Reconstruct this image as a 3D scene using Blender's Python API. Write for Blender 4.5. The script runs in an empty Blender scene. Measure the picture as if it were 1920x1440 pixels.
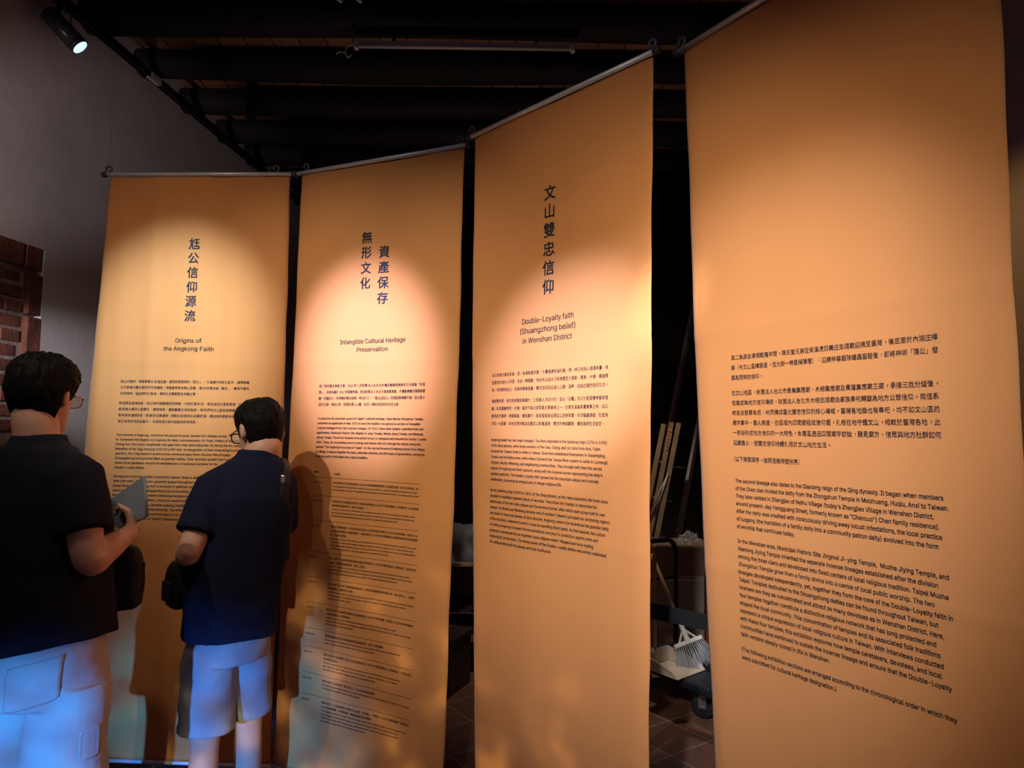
import bpy, bmesh, math, random
from mathutils import Vector, Matrix, noise

S = bpy.context.scene
COL = S.collection
PI = math.pi
CH = 1.55                                     # eye height of the photographer
# ------------------------------------------------------------------ camera
cd = bpy.data.cameras.new('camera'); cam = bpy.data.objects.new('camera', cd); COL.objects.link(cam)
cd.lens = 24.56; cd.sensor_width = 36.0; cd.clip_start = 0.05
p_, r_ = 0.0679963, -0.0137909
cp, sp, cr, sr = math.cos(p_), math.sin(p_), math.cos(r_), math.sin(r_)
M1 = Matrix(((cr, -sr, 0), (sr, cr, 0), (0, 0, 1)))
M2 = Matrix(((1, 0, 0), (0, sp, cp), (0, -cp, sp)))
R = M2 @ M1
mw = Matrix.Identity(4)
for i in range(3):
    mw[i][0] = R[i][0]; mw[i][1] = -R[i][1]; mw[i][2] = -R[i][2]
mw[2][3] = CH
cam.matrix_world = mw
S.camera = cam
# ------------------------------------------------------------------ view, world
S.view_settings.view_transform = 'Standard'; S.view_settings.look = 'None'
S.view_settings.gamma = 1.0; S.view_settings.use_curve_mapping = False
S.view_settings.exposure = 0.0
W = bpy.data.worlds.new('world'); S.world = W; W.use_nodes = True
W.node_tree.nodes['Background'].inputs[0].default_value = (0.40, 0.36, 0.62, 1)
W.node_tree.nodes['Background'].inputs[1].default_value = 0.075
# ------------------------------------------------------------------ lamps of the room, and added fill lights
def spot(name, loc, target, power, deg, blend, color, size=0.03):
    l = bpy.data.lights.new(name, 'SPOT'); o = bpy.data.objects.new(name, l); COL.objects.link(o)
    l.energy = power; l.spot_size = math.radians(deg); l.spot_blend = blend; l.color = color
    l.shadow_soft_size = size
    o.location = Vector(loc)
    d = Vector(target) - Vector(loc)
    o.rotation_euler = d.to_track_quat('-Z', 'Y').to_euler()
    return o
def banner_lamp(which, loc, target, power, deg, spill, drop, wide, core, leak):
    """one ceiling spot: its cool white beam, and the weaker, warmer spill around the beam"""
    spot('ceiling_spot_for_%s_banner' % which, loc, target, power, deg, 1.0, core)
    t = Vector(target); t.z -= drop
    spot('spill_of_%s_banner_spot' % which, loc, t, power*spill, min(120, deg*wide), 1.0, leak)
banner_lamp('first', (-1.242, 1.209, 3.186), (-1.423, 2.912, 1.894), 290, 28.5, .150, 0.360, 2.46, (0.85, 1.20, 1.55), (1.0, 0.84, 0.60))
banner_lamp('second', (-1.783, 0.450, 3.550), (-0.580, 2.739, 1.836), 960, 15.2, .165, 0.238, 2.62, (1.02, 1.08, 1.90), (1.0, 0.95, 0.80))
banner_lamp('third', (-0.713, -1.120, 2.900), (0.157, 2.151, 1.746), 920, 12.3, .225, 0.000, 2.87, (1.00, 1.12, 1.90), (1.0, 0.88, 0.68))
banner_lamp('fourth', (-0.300, -0.289, 3.100), (0.526, 1.795, 1.423), 300, 33.0, .325, 0.000, 1.44, (1.00, 1.10, 1.36), (1.0, 0.86, 0.66))
spot('ceiling_spot_on_storage', (-0.07, 0.0, 3.25), (0.98, 4.10, 0.34), 300, 6.5, 0.9, (1.0, 0.96, 0.95))
spot('ceiling_spot_over_storage', (0.70, 5.00, 3.30), (0.86, 5.15, 0.0), 85, 72, 0.8, (1.0, 0.86, 0.74))  # added fill light without a fixture, lifts the floor and stored things
BLUE = spot('low_blue_projector', (-1.50, -1.80, 1.05), (-1.17, 2.25, 0.44), 1350, 17, 0.8, (1, 1, 1))
spot('cool_spot_on_left_wall', (-1.95, 1.00, 1.95), (-2.27, 3.35, 1.80), 330, 17, 1.0, (0.86, 0.78, 0.90))  # added fill light, no lamp of the room: brightens the left wall
spot('spill_of_left_wall_spot', (-1.95, 1.00, 1.95), (-2.36, 3.60, 3.00), 130, 29, 1.0, (0.92, 0.76, 0.78))  # wider added fill from the same point, for the upper left wall
spot('floor_uplight_behind_banners', (-0.45, 3.15, 0.15), (-0.10, 4.05, 3.8), 38, 66, 0.9, (1.0, 0.78, 0.62))  # added fill, no fixture: stands in for light bounced up onto the boards
spot('wall_spot_behind_fourth_banner', (1.25, 3.30, 3.30), (2.18, 2.85, 1.65), 20, 70, 0.8, (1.0, 0.50, 0.17))  # added orange fill, no fixture: tints the right wall beside the banner
def picture(o, scale, stops, detail=1.5):
    """a projector throws a mottled picture: colour varies with the direction of the ray"""
    l = o.data; l.use_nodes = True; nt = l.node_tree; em = nt.nodes['Emission']
    tc = nt.nodes.new('ShaderNodeTexCoord'); mp = nt.nodes.new('ShaderNodeMapping'); mp.inputs['Scale'].default_value = scale
    n = nt.nodes.new('ShaderNodeTexNoise'); n.inputs['Scale'].default_value = 1.0; n.inputs['Detail'].default_value = detail
    rp = nt.nodes.new('ShaderNodeValToRGB'); e = rp.color_ramp.elements
    e[0].position, e[0].color = stops[0][0], (*stops[0][1], 1); e[1].position, e[1].color = stops[-1][0], (*stops[-1][1], 1)
    for p, c in stops[1:-1]:
        x = e.new(p); x.color = (*c, 1)
    L = nt.links.new
    L(tc.outputs['Normal'], mp.inputs['Vector']); L(mp.outputs['Vector'], n.inputs['Vector']); L(n.outputs['Fac'], rp.inputs['Fac']); L(rp.outputs['Color'], em.inputs['Color'])
picture(BLUE, (26, 34, 0), [(0.30, (0.05, 0.08, 0.16)), (0.46, (0.05, 0.22, 0.78)), (0.64, (0.05, 0.31, 1.0))], 2.0)
picture(spot('low_slide_projector', (-0.35, -1.7, 0.80), (-0.45, 2.5, 0.10), 330, 30, 0.6, (1, 1, 1), 0.01), (22, 20, 0),
        [(0.42, (0.02, 0.025, 0.06)), (0.54, (0.25, 0.23, 0.22)), (0.66, (1.0, 0.90, 0.55))])
# ------------------------------------------------------------------ materials
def mat(name, col, rough=0.7, metal=0.0, bump=0.0, bscale=60, var=0.0, vscale=6, spec=0.3, sheen=0.0):
    m = bpy.data.materials.new(name); m.use_nodes = True
    nt = m.node_tree; b = nt.nodes['Principled BSDF']
    b.inputs['Base Color'].default_value = (*col, 1); b.inputs['Roughness'].default_value = rough
    b.inputs['Metallic'].default_value = metal; b.inputs['Specular IOR Level'].default_value = spec
    if sheen: b.inputs['Sheen Weight'].default_value = sheen
    tc = nt.nodes.new('ShaderNodeTexCoord')
    if bump:
        n = nt.nodes.new('ShaderNodeTexNoise'); n.inputs['Scale'].default_value = bscale; n.inputs['Detail'].default_value = 6
        bp = nt.nodes.new('ShaderNodeBump'); bp.inputs['Strength'].default_value = bump; bp.inputs['Distance'].default_value = 0.01
        nt.links.new(tc.outputs['Object'], n.inputs['Vector']); nt.links.new(n.outputs['Fac'], bp.inputs['Height'])
        nt.links.new(bp.outputs['Normal'], b.inputs['Normal'])
    if var:
        n = nt.nodes.new('ShaderNodeTexNoise'); n.inputs['Scale'].default_value = vscale; n.inputs['Detail'].default_value = 5
        rp = nt.nodes.new('ShaderNodeValToRGB')
        rp.color_ramp.elements[0].position = 0.3; rp.color_ramp.elements[1].position = 0.7
        rp.color_ramp.elements[0].color = tuple(c*(1-var) for c in col) + (1,)
        rp.color_ramp.elements[1].color = tuple(min(1, c*(1+var)) for c in col) + (1,)
        nt.links.new(tc.outputs['Object'], n.inputs['Vector']); nt.links.new(n.outputs['Fac'], rp.inputs['Fac'])
        nt.links.new(rp.outputs['Color'], b.inputs['Base Color'])
    return m

def emat(name, col, strength):
    m = bpy.data.materials.new(name); m.use_nodes = True; b = m.node_tree.nodes['Principled BSDF']
    b.inputs['Base Color'].default_value = (0.8, 0.8, 0.8, 1)
    b.inputs['Emission Color'].default_value = (*col, 1); b.inputs['Emission Strength'].default_value = strength
    return m

def fabric_mat():
    m = bpy.data.materials.new('orange_banner_cloth'); m.use_nodes = True
    nt = m.node_tree; nt.nodes.clear()
    out = nt.nodes.new('ShaderNodeOutputMaterial'); tc = nt.nodes.new('ShaderNodeTexCoord')
    n = nt.nodes.new('ShaderNodeTexNoise'); n.inputs['Scale'].default_value = 3.0; n.inputs['Detail'].default_value = 8
    rp = nt.nodes.new('ShaderNodeValToRGB')
    rp.color_ramp.elements[0].color = (0.79, 0.325, 0.098, 1); rp.color_ramp.elements[1].color = (0.84, 0.360, 0.118, 1)
    d = nt.nodes.new('ShaderNodeBsdfPrincipled'); d.inputs['Roughness'].default_value = 0.75
    d.inputs['Specular IOR Level'].default_value = 0.25; d.inputs['Sheen Weight'].default_value = 0.15
    t = nt.nodes.new('ShaderNodeBsdfTranslucent'); mix = nt.nodes.new('ShaderNodeMixShader'); mix.inputs[0].default_value = 0.22
    mp = nt.nodes.new('ShaderNodeMapping'); mp.inputs['Scale'].default_value = (1, 1, 1)
    wv = nt.nodes.new('ShaderNodeTexNoise'); wv.inputs['Scale'].default_value = 420; wv.inputs['Detail'].default_value = 2
    bp = nt.nodes.new('ShaderNodeBump'); bp.inputs['Strength'].default_value = 0.16; bp.inputs['Distance'].default_value = 0.002
    L = nt.links.new
    L(tc.outputs['Object'], n.inputs['Vector']); L(n.outputs['Fac'], rp.inputs['Fac'])
    L(rp.outputs['Color'], d.inputs['Base Color']); L(rp.outputs['Color'], t.inputs['Color'])
    L(tc.outputs['Object'], mp.inputs['Vector']); L(mp.outputs['Vector'], wv.inputs['Vector'])
    L(wv.outputs['Fac'], bp.inputs['Height']); L(bp.outputs['Normal'], d.inputs['Normal'])
    L(d.outputs[0], mix.inputs[1]); L(t.outputs[0], mix.inputs[2]); L(mix.outputs[0], out.inputs['Surface'])
    return m

def brick_node_mat(name, c1, c2, mortar, rot, off, bw, bh, ms, offset=0.0, rough=0.55, mapz=False):
    m = bpy.data.materials.new(name); m.use_nodes = True; nt = m.node_tree; b = nt.nodes['Principled BSDF']
    tc = nt.nodes.new('ShaderNodeTexCoord'); mp = nt.nodes.new('ShaderNodeMapping'); mp.vector_type = 'TEXTURE'
    mp.inputs['Rotation'].default_value = (0, 0, rot); mp.inputs['Location'].default_value = off
    br = nt.nodes.new('ShaderNodeTexBrick'); br.offset = offset; br.squash = 1
    br.inputs['Color1'].default_value = (*c1, 1); br.inputs['Color2'].default_value = (*c2, 1); br.inputs['Mortar'].default_value = (*mortar, 1)
    br.inputs['Scale'].default_value = 1.0; br.inputs['Brick Width'].default_value = bw; br.inputs['Row Height'].default_value = bh
    br.inputs['Mortar Size'].default_value = ms; br.inputs['Mortar Smooth'].default_value = 0.2; br.inputs['Bias'].default_value = 0
    no = nt.nodes.new('ShaderNodeTexNoise'); no.inputs['Scale'].default_value = 14; no.inputs['Detail'].default_value = 8
    mx = nt.nodes.new('ShaderNodeMix'); mx.data_type = 'RGBA'; mx.blend_type = 'MULTIPLY'; mx.inputs[0].default_value = 0.6
    cr_ = nt.nodes.new('ShaderNodeValToRGB'); cr_.color_ramp.elements[0].color = (0.45, 0.4, 0.38, 1); cr_.color_ramp.elements[1].color = (1.2, 1.2, 1.2, 1)
    bp = nt.nodes.new('ShaderNodeBump'); bp.inputs['Strength'].default_value = 0.5; bp.inputs['Distance'].default_value = 0.004; bp.invert = True
    L = nt.links.new
    L(tc.outputs['Object'], mp.inputs['Vector']); L(mp.outputs['Vector'], br.inputs['Vector'])
    L(tc.outputs['Object'], no.inputs['Vector']); L(no.outputs['Fac'], cr_.inputs['Fac'])
    L(br.outputs['Color'], mx.inputs[6]); L(cr_.outputs['Color'], mx.inputs[7]); L(mx.outputs[2], b.inputs['Base Color'])
    L(br.outputs['Fac'], bp.inputs['Height']); L(bp.outputs['Normal'], b.inputs['Normal'])
    b.inputs['Roughness'].default_value = rough; b.inputs['Specular IOR Level'].default_value = 0.35
    return m

MT = {}
MT['cloth'] = fabric_mat()
MT['ink'] = mat('navy_print', (0.012, 0.020, 0.040), 0.7)
MT['ink2'] = mat('black_print', (0.016, 0.015, 0.018), 0.7)
MT['rod'] = mat('brushed_aluminium', (0.70, 0.73, 0.80), 0.42, 0.35)
MT['cap'] = mat('dark_grey_plastic', (0.05, 0.052, 0.06), 0.45)
MT['hook'] = mat('grey_hook_plastic', (0.12, 0.125, 0.14), 0.45)
MT['cord'] = mat('dark_nylon_cord', (0.03, 0.03, 0.03), 0.8)
MT['plaster'] = mat('old_white_plaster', (0.56, 0.52, 0.50), 0.92, bump=0.10, bscale=26, var=0.08, vscale=3)
MT['plaster_r'] = mat('white_plaster', (0.56, 0.52, 0.50), 0.92, bump=0.25, bscale=26, var=0.06, vscale=3)
MT['darkwall'] = mat('dark_board_wall', (0.035, 0.026, 0.02), 0.8, bump=0.2, bscale=8, var=0.3, vscale=4)
MT['log'] = mat('dark_log_timber', (0.011, 0.0085, 0.0085), 0.75, bump=0.5, bscale=10, var=0.3, vscale=7)
MT['black'] = mat('black_metal', (0.012, 0.012, 0.014), 0.35)
MT['blackp'] = mat('black_plastic', (0.016, 0.016, 0.018), 0.5)
MT['lampmetal'] = mat('black_lamp_housing', (0.06, 0.068, 0.08), 0.27, 0.5)
MT['white'] = mat('off_white_plastic', (0.55, 0.52, 0.48), 0.5)
MT['tag'] = mat('pale_track_joint', (0.5, 0.46, 0.4), 0.6)
MT['lens'] = emat('lit_lens', (0.45, 0.75, 1.0), 1.6)
MT['tube'] = mat('unlit_tube_glass', (0.55, 0.5, 0.46), 0.25)
MT['skin'] = mat('skin', (0.62, 0.345, 0.245), 0.5, bump=0.05, bscale=200, var=0.06, vscale=20)
MT['hair'] = mat('black_hair', (0.004, 0.0035, 0.0035), 0.65, spec=0.12)
MT['tee1'] = mat('black_cotton', (0.017, 0.016, 0.027), 0.9, bump=0.2, bscale=14, spec=0.1)
MT['tee2'] = mat('navy_cotton', (0.011, 0.014, 0.034), 0.9, bump=0.2, bscale=14, spec=0.1)
MT['short1'] = mat('pale_beige_cotton', (0.55, 0.49, 0.44), 0.85, bump=0.3, bscale=22, spec=0.1)
MT['short2'] = mat('light_grey_cotton', (0.34, 0.35, 0.39), 0.85, bump=0.3, bscale=22, spec=0.1)
MT['shoe'] = mat('dark_shoe', (0.03, 0.03, 0.035), 0.6)
MT['glassframe'] = mat('black_glasses_frame', (0.012, 0.010, 0.010), 0.3)
MT['glassframe2'] = mat('gold_wire_frame', (0.55, 0.38, 0.16), 0.3, 0.9)
MT['eye'] = mat('eye_white', (0.75, 0.72, 0.68), 0.2)
MT['bag'] = mat('black_nylon', (0.008, 0.008, 0.009), 0.6, bump=0.3, bscale=40)
MT['cover'] = mat('slate_blue_paper', (0.20, 0.21, 0.25), 0.6, var=0.08, vscale=12)
MT['page'] = mat('white_pages', (0.6, 0.56, 0.5), 0.8)
MT['wood'] = mat('pale_wood_pole', (0.42, 0.23, 0.10), 0.55, var=0.15, vscale=14)
MT['ladderwood'] = mat('aged_pine', (0.30, 0.19, 0.10), 0.6, var=0.2, vscale=10)
MT['alu'] = mat('dull_aluminium', (0.50, 0.45, 0.39), 0.5, 0.2)
MT['beige'] = mat('beige_plastic', (0.62, 0.50, 0.38), 0.45)
MT['bristle'] = mat('grey_bristles', (0.34, 0.35, 0.37), 0.7)
MT['deck'] = mat('blue_black_deck', (0.018, 0.022, 0.030), 0.4, var=0.5, vscale=16, bump=0.2, bscale=60)
MT['steel'] = mat('zinc_steel', (0.5, 0.5, 0.52), 0.35, 0.9)
MT['carton'] = mat('brown_cardboard', (0.22, 0.13, 0.075), 0.8, var=0.08, vscale=5)
MT['board'] = mat('beige_laminate', (0.30, 0.24, 0.17), 0.6)
MT['red'] = mat('dark_red_plastic', (0.20, 0.018, 0.010), 0.5)
MT['orange'] = mat('orange_red_plastic', (0.33, 0.055, 0.010), 0.5)
MT['greycloth'] = mat('grey_cloth', (0.16, 0.15, 0.155), 0.9, bump=0.3, bscale=30)
MT['darkwood'] = mat('dark_varnished_wood', (0.05, 0.03, 0.022), 0.55, var=0.3, vscale=6)
MT['floor'] = brick_node_mat('terracotta_tiles', (0.23, 0.105, 0.065), (0.17, 0.075, 0.05), (0.26, 0.22, 0.20), math.radians(35.0), (0.866, 3.892, 0), 0.296, 0.290, 0.006, rough=0.42)

def plastic_film():
    m = bpy.data.materials.new('clear_film'); m.use_nodes = True; b = m.node_tree.nodes['Principled BSDF']
    b.inputs['Base Color'].default_value = (0.75, 0.74, 0.72, 1); b.inputs['Roughness'].default_value = 0.2
    b.inputs['Alpha'].default_value = 0.30
    return m
MT['film'] = plastic_film()
def lens_glass():
    m = bpy.data.materials.new('spectacle_lens'); m.use_nodes = True; b = m.node_tree.nodes['Principled BSDF']
    b.inputs['Base Color'].default_value = (0.9, 0.9, 0.9, 1); b.inputs['Roughness'].default_value = 0.05
    b.inputs['Alpha'].default_value = 0.25
    return m
MT['lensglass'] = lens_glass()
def plank_mat():
    return brick_node_mat('reddish_roof_boards', (0.32, 0.145, 0.080), (0.20, 0.095, 0.055), (0.006, 0.004, 0.003), math.radians(90), (0, 0, 0), 2.6, 0.155, 0.004, offset=0.37, rough=0.7)
MT['plank'] = plank_mat()

# ------------------------------------------------------------------ object helpers
def empty(name, loc, label=None, cat=None, group=None):
    o = bpy.data.objects.new(name, None); COL.objects.link(o); o.location = loc
    o.empty_display_size = 0.1
    if label: o['label'] = label
    if cat: o['category'] = cat
    if group: o['group'] = group
    return o

def link(name, me, m, parent=None, smooth=False):
    """link a mesh whose vertices are world coordinates; origin moves to the parent's base"""
    if m is not None and not me.materials: me.materials.append(m)
    o = bpy.data.objects.new(name, me); COL.objects.link(o)
    if smooth:
        for p in me.polygons: p.use_smooth = True
    if parent is not None:
        root = parent; off = Vector((0, 0, 0))
        while root is not None:
            off += root.location; root = root.parent
        me.transform(Matrix.Translation(-off)); o.parent = parent
    return o

def from_bm(name, bm, m, parent=None, smooth=False):
    me = bpy.data.meshes.new(name); bmesh.ops.recalc_face_normals(bm, faces=bm.faces[:]); bm.to_mesh(me); bm.free()
    return link(name, me, m, parent, smooth)

def tagtop(o, label, cat, group=None, kind=None):
    if label: o['label'] = label
    if cat: o['category'] = cat
    if group: o['group'] = group
    if kind: o['kind'] = kind
    return o

def rebase(o, loc):
    """move the origin of a top-level mesh to loc"""
    o.data.transform(Matrix.Translation(-Vector(loc))); o.location = loc
    return o

def box(bm, c, s, rot=None, bev=0.0):
    r = bmesh.ops.create_cube(bm, size=1.0); vs = r['verts']
    for v in vs: v.co = Vector((v.co.x*s[0], v.co.y*s[1], v.co.z*s[2]))
    if bev:
        es = list({e for v in vs for e in v.link_edges})
        rb = bmesh.ops.bevel(bm, geom=es, offset=bev, segments=2, affect='EDGES', profile=0.5)
        vs = list({v for f in rb['faces'] for v in f.verts} | {v for v in vs if v.is_valid})
    Mx = Matrix.Translation(Vector(c)) @ (rot.to_4x4() if rot is not None else Matrix.Identity(4))
    seen = set()
    stack = [v for v in vs if v.is_valid]
    while stack:
        v = stack.pop()
        if v in seen: continue
        seen.add(v)
        for e in v.link_edges:
            w = e.other_vert(v)
            if w not in seen: stack.append(w)
    for v in seen: v.co = Mx @ v.co

def tube(bm, pts, rad, n=12, squash=1.0, up=None, cap=True):
    pts = [Vector(p) for p in pts]
    if not isinstance(rad, (list, tuple)): rad = [rad]*len(pts)
    T = []
    for i in range(len(pts)):
        a = pts[max(0, i-1)]; b = pts[min(len(pts)-1, i+1)]; T.append((b-a).normalized())
    u = Vector(up) if up is not None else (Vector((0, 0, 1)) if abs(T[0].z) < 0.9 else Vector((1, 0, 0)))
    rings = []
    for i, p in enumerate(pts):
        x = (u - T[i]*u.dot(T[i])).normalized(); y = T[i].cross(x)
        if up is None: u = x
        rings.append([bm.verts.new(p + x*(math.cos(2*PI*k/n)*rad[i]) + y*(math.sin(2*PI*k/n)*rad[i]*squash)) for k in range(n)])
    for i in range(len(rings)-1):
        for k in range(n):
            bm.faces.new((rings[i][k], rings[i][(k+1) % n], rings[i+1][(k+1) % n], rings[i+1][k]))
    if cap:
        bm.faces.new(rings[0][::-1]); bm.faces.new(rings[-1])

def limb(bm, pts, rad, n=14, sub=5, squash=1.0):
    """smooth tapering tube through the given joints with rounded ends"""
    P = [Vector(p) for p in pts]; out = []; rr = []
    ext = [P[0]*2 - P[1]] + P + [P[-1]*2 - P[-2]]
    for i in range(1, len(ext)-2):
        for k in range(sub):
            t = k/sub
            a, b, c, d = ext[i-1], ext[i], ext[i+1], ext[i+2]
            out.append(0.5*((2*b) + (c-a)*t + (2*a-5*b+4*c-d)*t*t + (3*b-a-3*c+d)*t**3))
            r0, r1 = rad[i-1], rad[i]; rr.append(r0 + (r1-r0)*(t*t*(3-2*t)))
    out.append(P[-1]); rr.append(rad[-1])
    d0 = (out[0]-out[1]).normalized(); d1 = (out[-1]-out[-2]).normalized()
    out = [out[0]+d0*rr[0]*0.85, out[0]+d0*rr[0]*0.55] + out + [out[-1]+d1*rr[-1]*0.55, out[-1]+d1*rr[-1]*0.85]
    rr = [rr[0]*0.45, rr[0]*0.82] + rr + [rr[-1]*0.82, rr[-1]*0.45]
    tube(bm, out, rr, n, squash)

def ringloft(bm, rings, n=28):
    """rings: (center, axis a, axis b, [front exponent])"""
    vr = []
    for r in rings:
        c, a, b = Vector(r[0]), Vector(r[1]), Vector(r[2]); e = r[3] if len(r) > 3 else 2.0
        row = []
        for k in range(n):
            t = 2*PI*k/n; cx, sx = math.cos(t), math.sin(t)
            row.append(bm.verts.new(c + a*(math.copysign(abs(cx)**(2/e), cx)) + b*(math.copysign(abs(sx)**(2/e), sx))))
        vr.append(row)
    for i in range(len(vr)-1):
        for k in range(n):
            bm.faces.new((vr[i][k], vr[i][(k+1) % n], vr[i+1][(k+1) % n], vr[i+1][k]))
    bm.faces.new(vr[0][::-1]); bm.faces.new(vr[-1])

def fuse(bm, voxel, it=4, disp=None):
    """one continuous surface out of overlapping closed shapes"""
    bmesh.ops.recalc_face_normals(bm, faces=bm.faces[:])
    me = bpy.data.meshes.new('tmp'); bm.to_mesh(me); bm.free()
    o = bpy.data.objects.new('tmp', me); COL.objects.link(o)
    md = o.modifiers.new('r', 'REMESH'); md.mode = 'VOXEL'; md.voxel_size = voxel
    ms = o.modifiers.new('s', 'SMOOTH'); ms.factor = 0.5; ms.iterations = it
    dg = bpy.context.evaluated_depsgraph_get(); dg.update()
    me2 = bpy.data.meshes.new_from_object(o.evaluated_get(dg))
    bpy.data.objects.remove(o); bpy.data.meshes.remove(me)
    if disp:
        nn = [v.normal.copy() for v in me2.vertices]
        for v, nv in zip(me2.vertices, nn): v.co += nv*disp(v.co)
    me2.materials.clear()
    return me2

# ------------------------------------------------------------------ the room
def WX(y, off=0.0): return -2.53 + 0.0862*y + off        # face of the left wall
def RX(y): return 1.95 + 0.0862*y
Y0, Y1 = -3.6, 6.5
ZB = 2.03 + CH                                          # underside of the log beams
ZC = ZB + 0.172                                         # underside of the roof boards
def quadslab(name, pts, th, m):
    bm = bmesh.new(); P = [Vector(p) for p in pts]
    n = (P[1]-P[0]).cross(P[2]-P[0]).normalized()*th
    a = [bm.verts.new(p) for p in P]; b = [bm.verts.new(p-n) for p in P]
    bm.faces.new(a); bm.faces.new(b[::-1])
    for i in range(4): bm.faces.new((a[i], b[i], b[(i+1) % 4], a[(i+1) % 4]))
    return from_bm(name, bm, m)
fl = quadslab('floor', [(-3.2, Y0, 0), (2.9, Y0, 0), (2.9, Y1+0.2, 0), (-3.2, Y1+0.2, 0)], 0.1, MT['floor']); fl['kind'] = 'structure'
# left wall with a bricked-up opening let into it
def left_wall():
    bm = bmesh.new()
    ya, yb, zt = 2.35, 3.297, 2.385
    ys = [Y0, ya, yb, Y1]; zs = [0, zt, ZC+0.1]
    def P(y, z, off=0): return Vector((WX(y, off), y, z))
    g = {}
    def vv(y, z, off=0.0):
        k = (round(y, 4), round(z, 4), off)
        if k not in g: g[k] = bm.verts.new(P(y, z, off))
        return g[k]
    for i in range(3):
        for j in range(2):
            if i == 1 and j == 0: continue
            bm.faces.new((vv(ys[i], zs[j]), vv(ys[i+1], zs[j]), vv(ys[i+1], zs[j+1]), vv(ys[i], zs[j+1])))
    q = [(ya, 0), (ya, zt), (yb, zt), (yb, 0)]
    for a, b in zip(q[:-1], q[1:]):
        bm.faces.new((vv(*a), vv(*b), vv(*b, -0.10), vv(*a, -0.10)))
    bm.faces.new([vv(y, z, -0.10) for y, z in q])
    b0 = [vv(Y0, 0), vv(Y1, 0), vv(Y1, ZC+0.1), vv(Y0, ZC+0.1)]
    bb = [bm.verts.new(v.co + Vector((-0.25, 0, 0))) for v in b0]
    bm.faces.new(bb[::-1])
    me_ = from_bm('wall_left', bm, MT['plaster']); me_['kind'] = 'structure'
    # bricks of the blocked opening, each real, in one mesh
    rnd = random.Random(3)
    bm = bmesh.new(); rot = Matrix.Rotation(-math.atan(0.0862), 3, 'Z')
    def brick(y0, y1, z0, z1, d):
        yc = (y0+y1)/2
        box(bm, (WX(yc, -0.045+d), yc, (z0+z1)/2), (0.09, (y1-y0)-0.006, (z1-z0)-0.006), rot, 0.004)
    z = 0.01
    brk = 0
    while z < zt-0.14:
        y = ya + (0 if brk % 2 else -0.11)
        while y < yb-0.085:
            w = 0.215 + rnd.uniform(-0.01, 0.01)
            a, b = max(y, ya), min(y+w, yb-0.085)
            if b-a > 0.03: brick(a+0.004, b-0.004, z, z+0.058, rnd.uniform(-0.034, -0.018))
            y += w
        z += 0.0685; brk += 1
    ztop = z
    z = 0.01
    while z < ztop-0.02:                                   # upright border at the side
        zz = min(z+0.205, ztop); brick(yb-0.078, yb+0.012, z+0.003, zz-0.003, -0.002+rnd.uniform(-0.003, 0.003)); z = zz
    y = ya
    while y < yb-0.01:                                     # border along the head
        yy = min(y+0.21, yb); brick(y+0.004, yy-0.004, ztop+0.006, zt+0.010, -0.002+rnd.uniform(-0.003, 0.003)); y = yy
    br = from_bm('brick_infill', bm, MT['brick'], me_)
    bm = bmesh.new()
    box(bm, (WX((ya+yb)/2, -0.061), (ya+yb)/2, zt/2), (0.056, yb-ya-0.002, zt-0.002), rot)
    from_bm('mortar', bm, MT['mortar'], me_)
    return me_
MT['brick'] = mat('old_red_brick', (0.15, 0.052, 0.032), 0.85, bump=0.4, bscale=40, var=0.45, vscale=9)
MT['mortar'] = mat('grey_mortar', (0.26, 0.21, 0.18), 0.9, bump=0.4, bscale=50)
left_wall()
rw = quadslab('wall_right', [(RX(Y1), Y1, 0), (RX(1.2), 1.2, 0), (RX(1.2), 1.2, ZC+0.1), (RX(Y1), Y1, ZC+0.1)], 0.2, MT['plaster_r']); rw['kind'] = 'structure'
bw = quadslab('wall_back', [(WX(Y1), Y1, 0), (RX(Y1), Y1, 0), (RX(Y1), Y1, ZC+0.1), (WX(Y1), Y1, ZC+0.1)], 0.15, MT['darkwall']); bw['kind'] = 'structure'
ce = quadslab('ceiling', [(-3.0, 1.9, ZC), (-3.0, Y1+0.1, ZC), (2.9, Y1+0.1, ZC), (2.9, 1.9, ZC)], 0.06, MT['plank']); ce['kind'] = 'structure'
rnd = random.Random(11)
for k in range(9):
    y = 2.584 + 0.455*k
    bm = bmesh.new()
    xs = [WX(y) - 0.1 + i*(RX(y)-WX(y)+0.2)/14 for i in range(15)]
    ph = rnd.uniform(0, 6)
    pts = [(x, y + 0.010*math.sin(1.3*x+ph), ZB+0.090 + 0.008*math.sin(0.9*x+ph*2)) for x in xs]
    rad = [0.086 + 0.006*math.sin(2.1*x+ph) for x in xs]
    tube(bm, pts, rad, 18)
    from_bm('log_beam', bm, MT['log'], ce, True)
for x, y, z0, w in ((-1.64, 4.21, 1.90+CH, 0.05), (-1.52, 5.10, 1.72+CH, 0.05), (1.16, 4.9, 1.8+CH, 0.06)):
    bm = bmesh.new(); box(bm, (x, y, (z0+ZC)/2), (w, w, ZC-z0), None, 0.004)
    from_bm('hanging_post', bm, MT['black'], ce)

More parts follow.
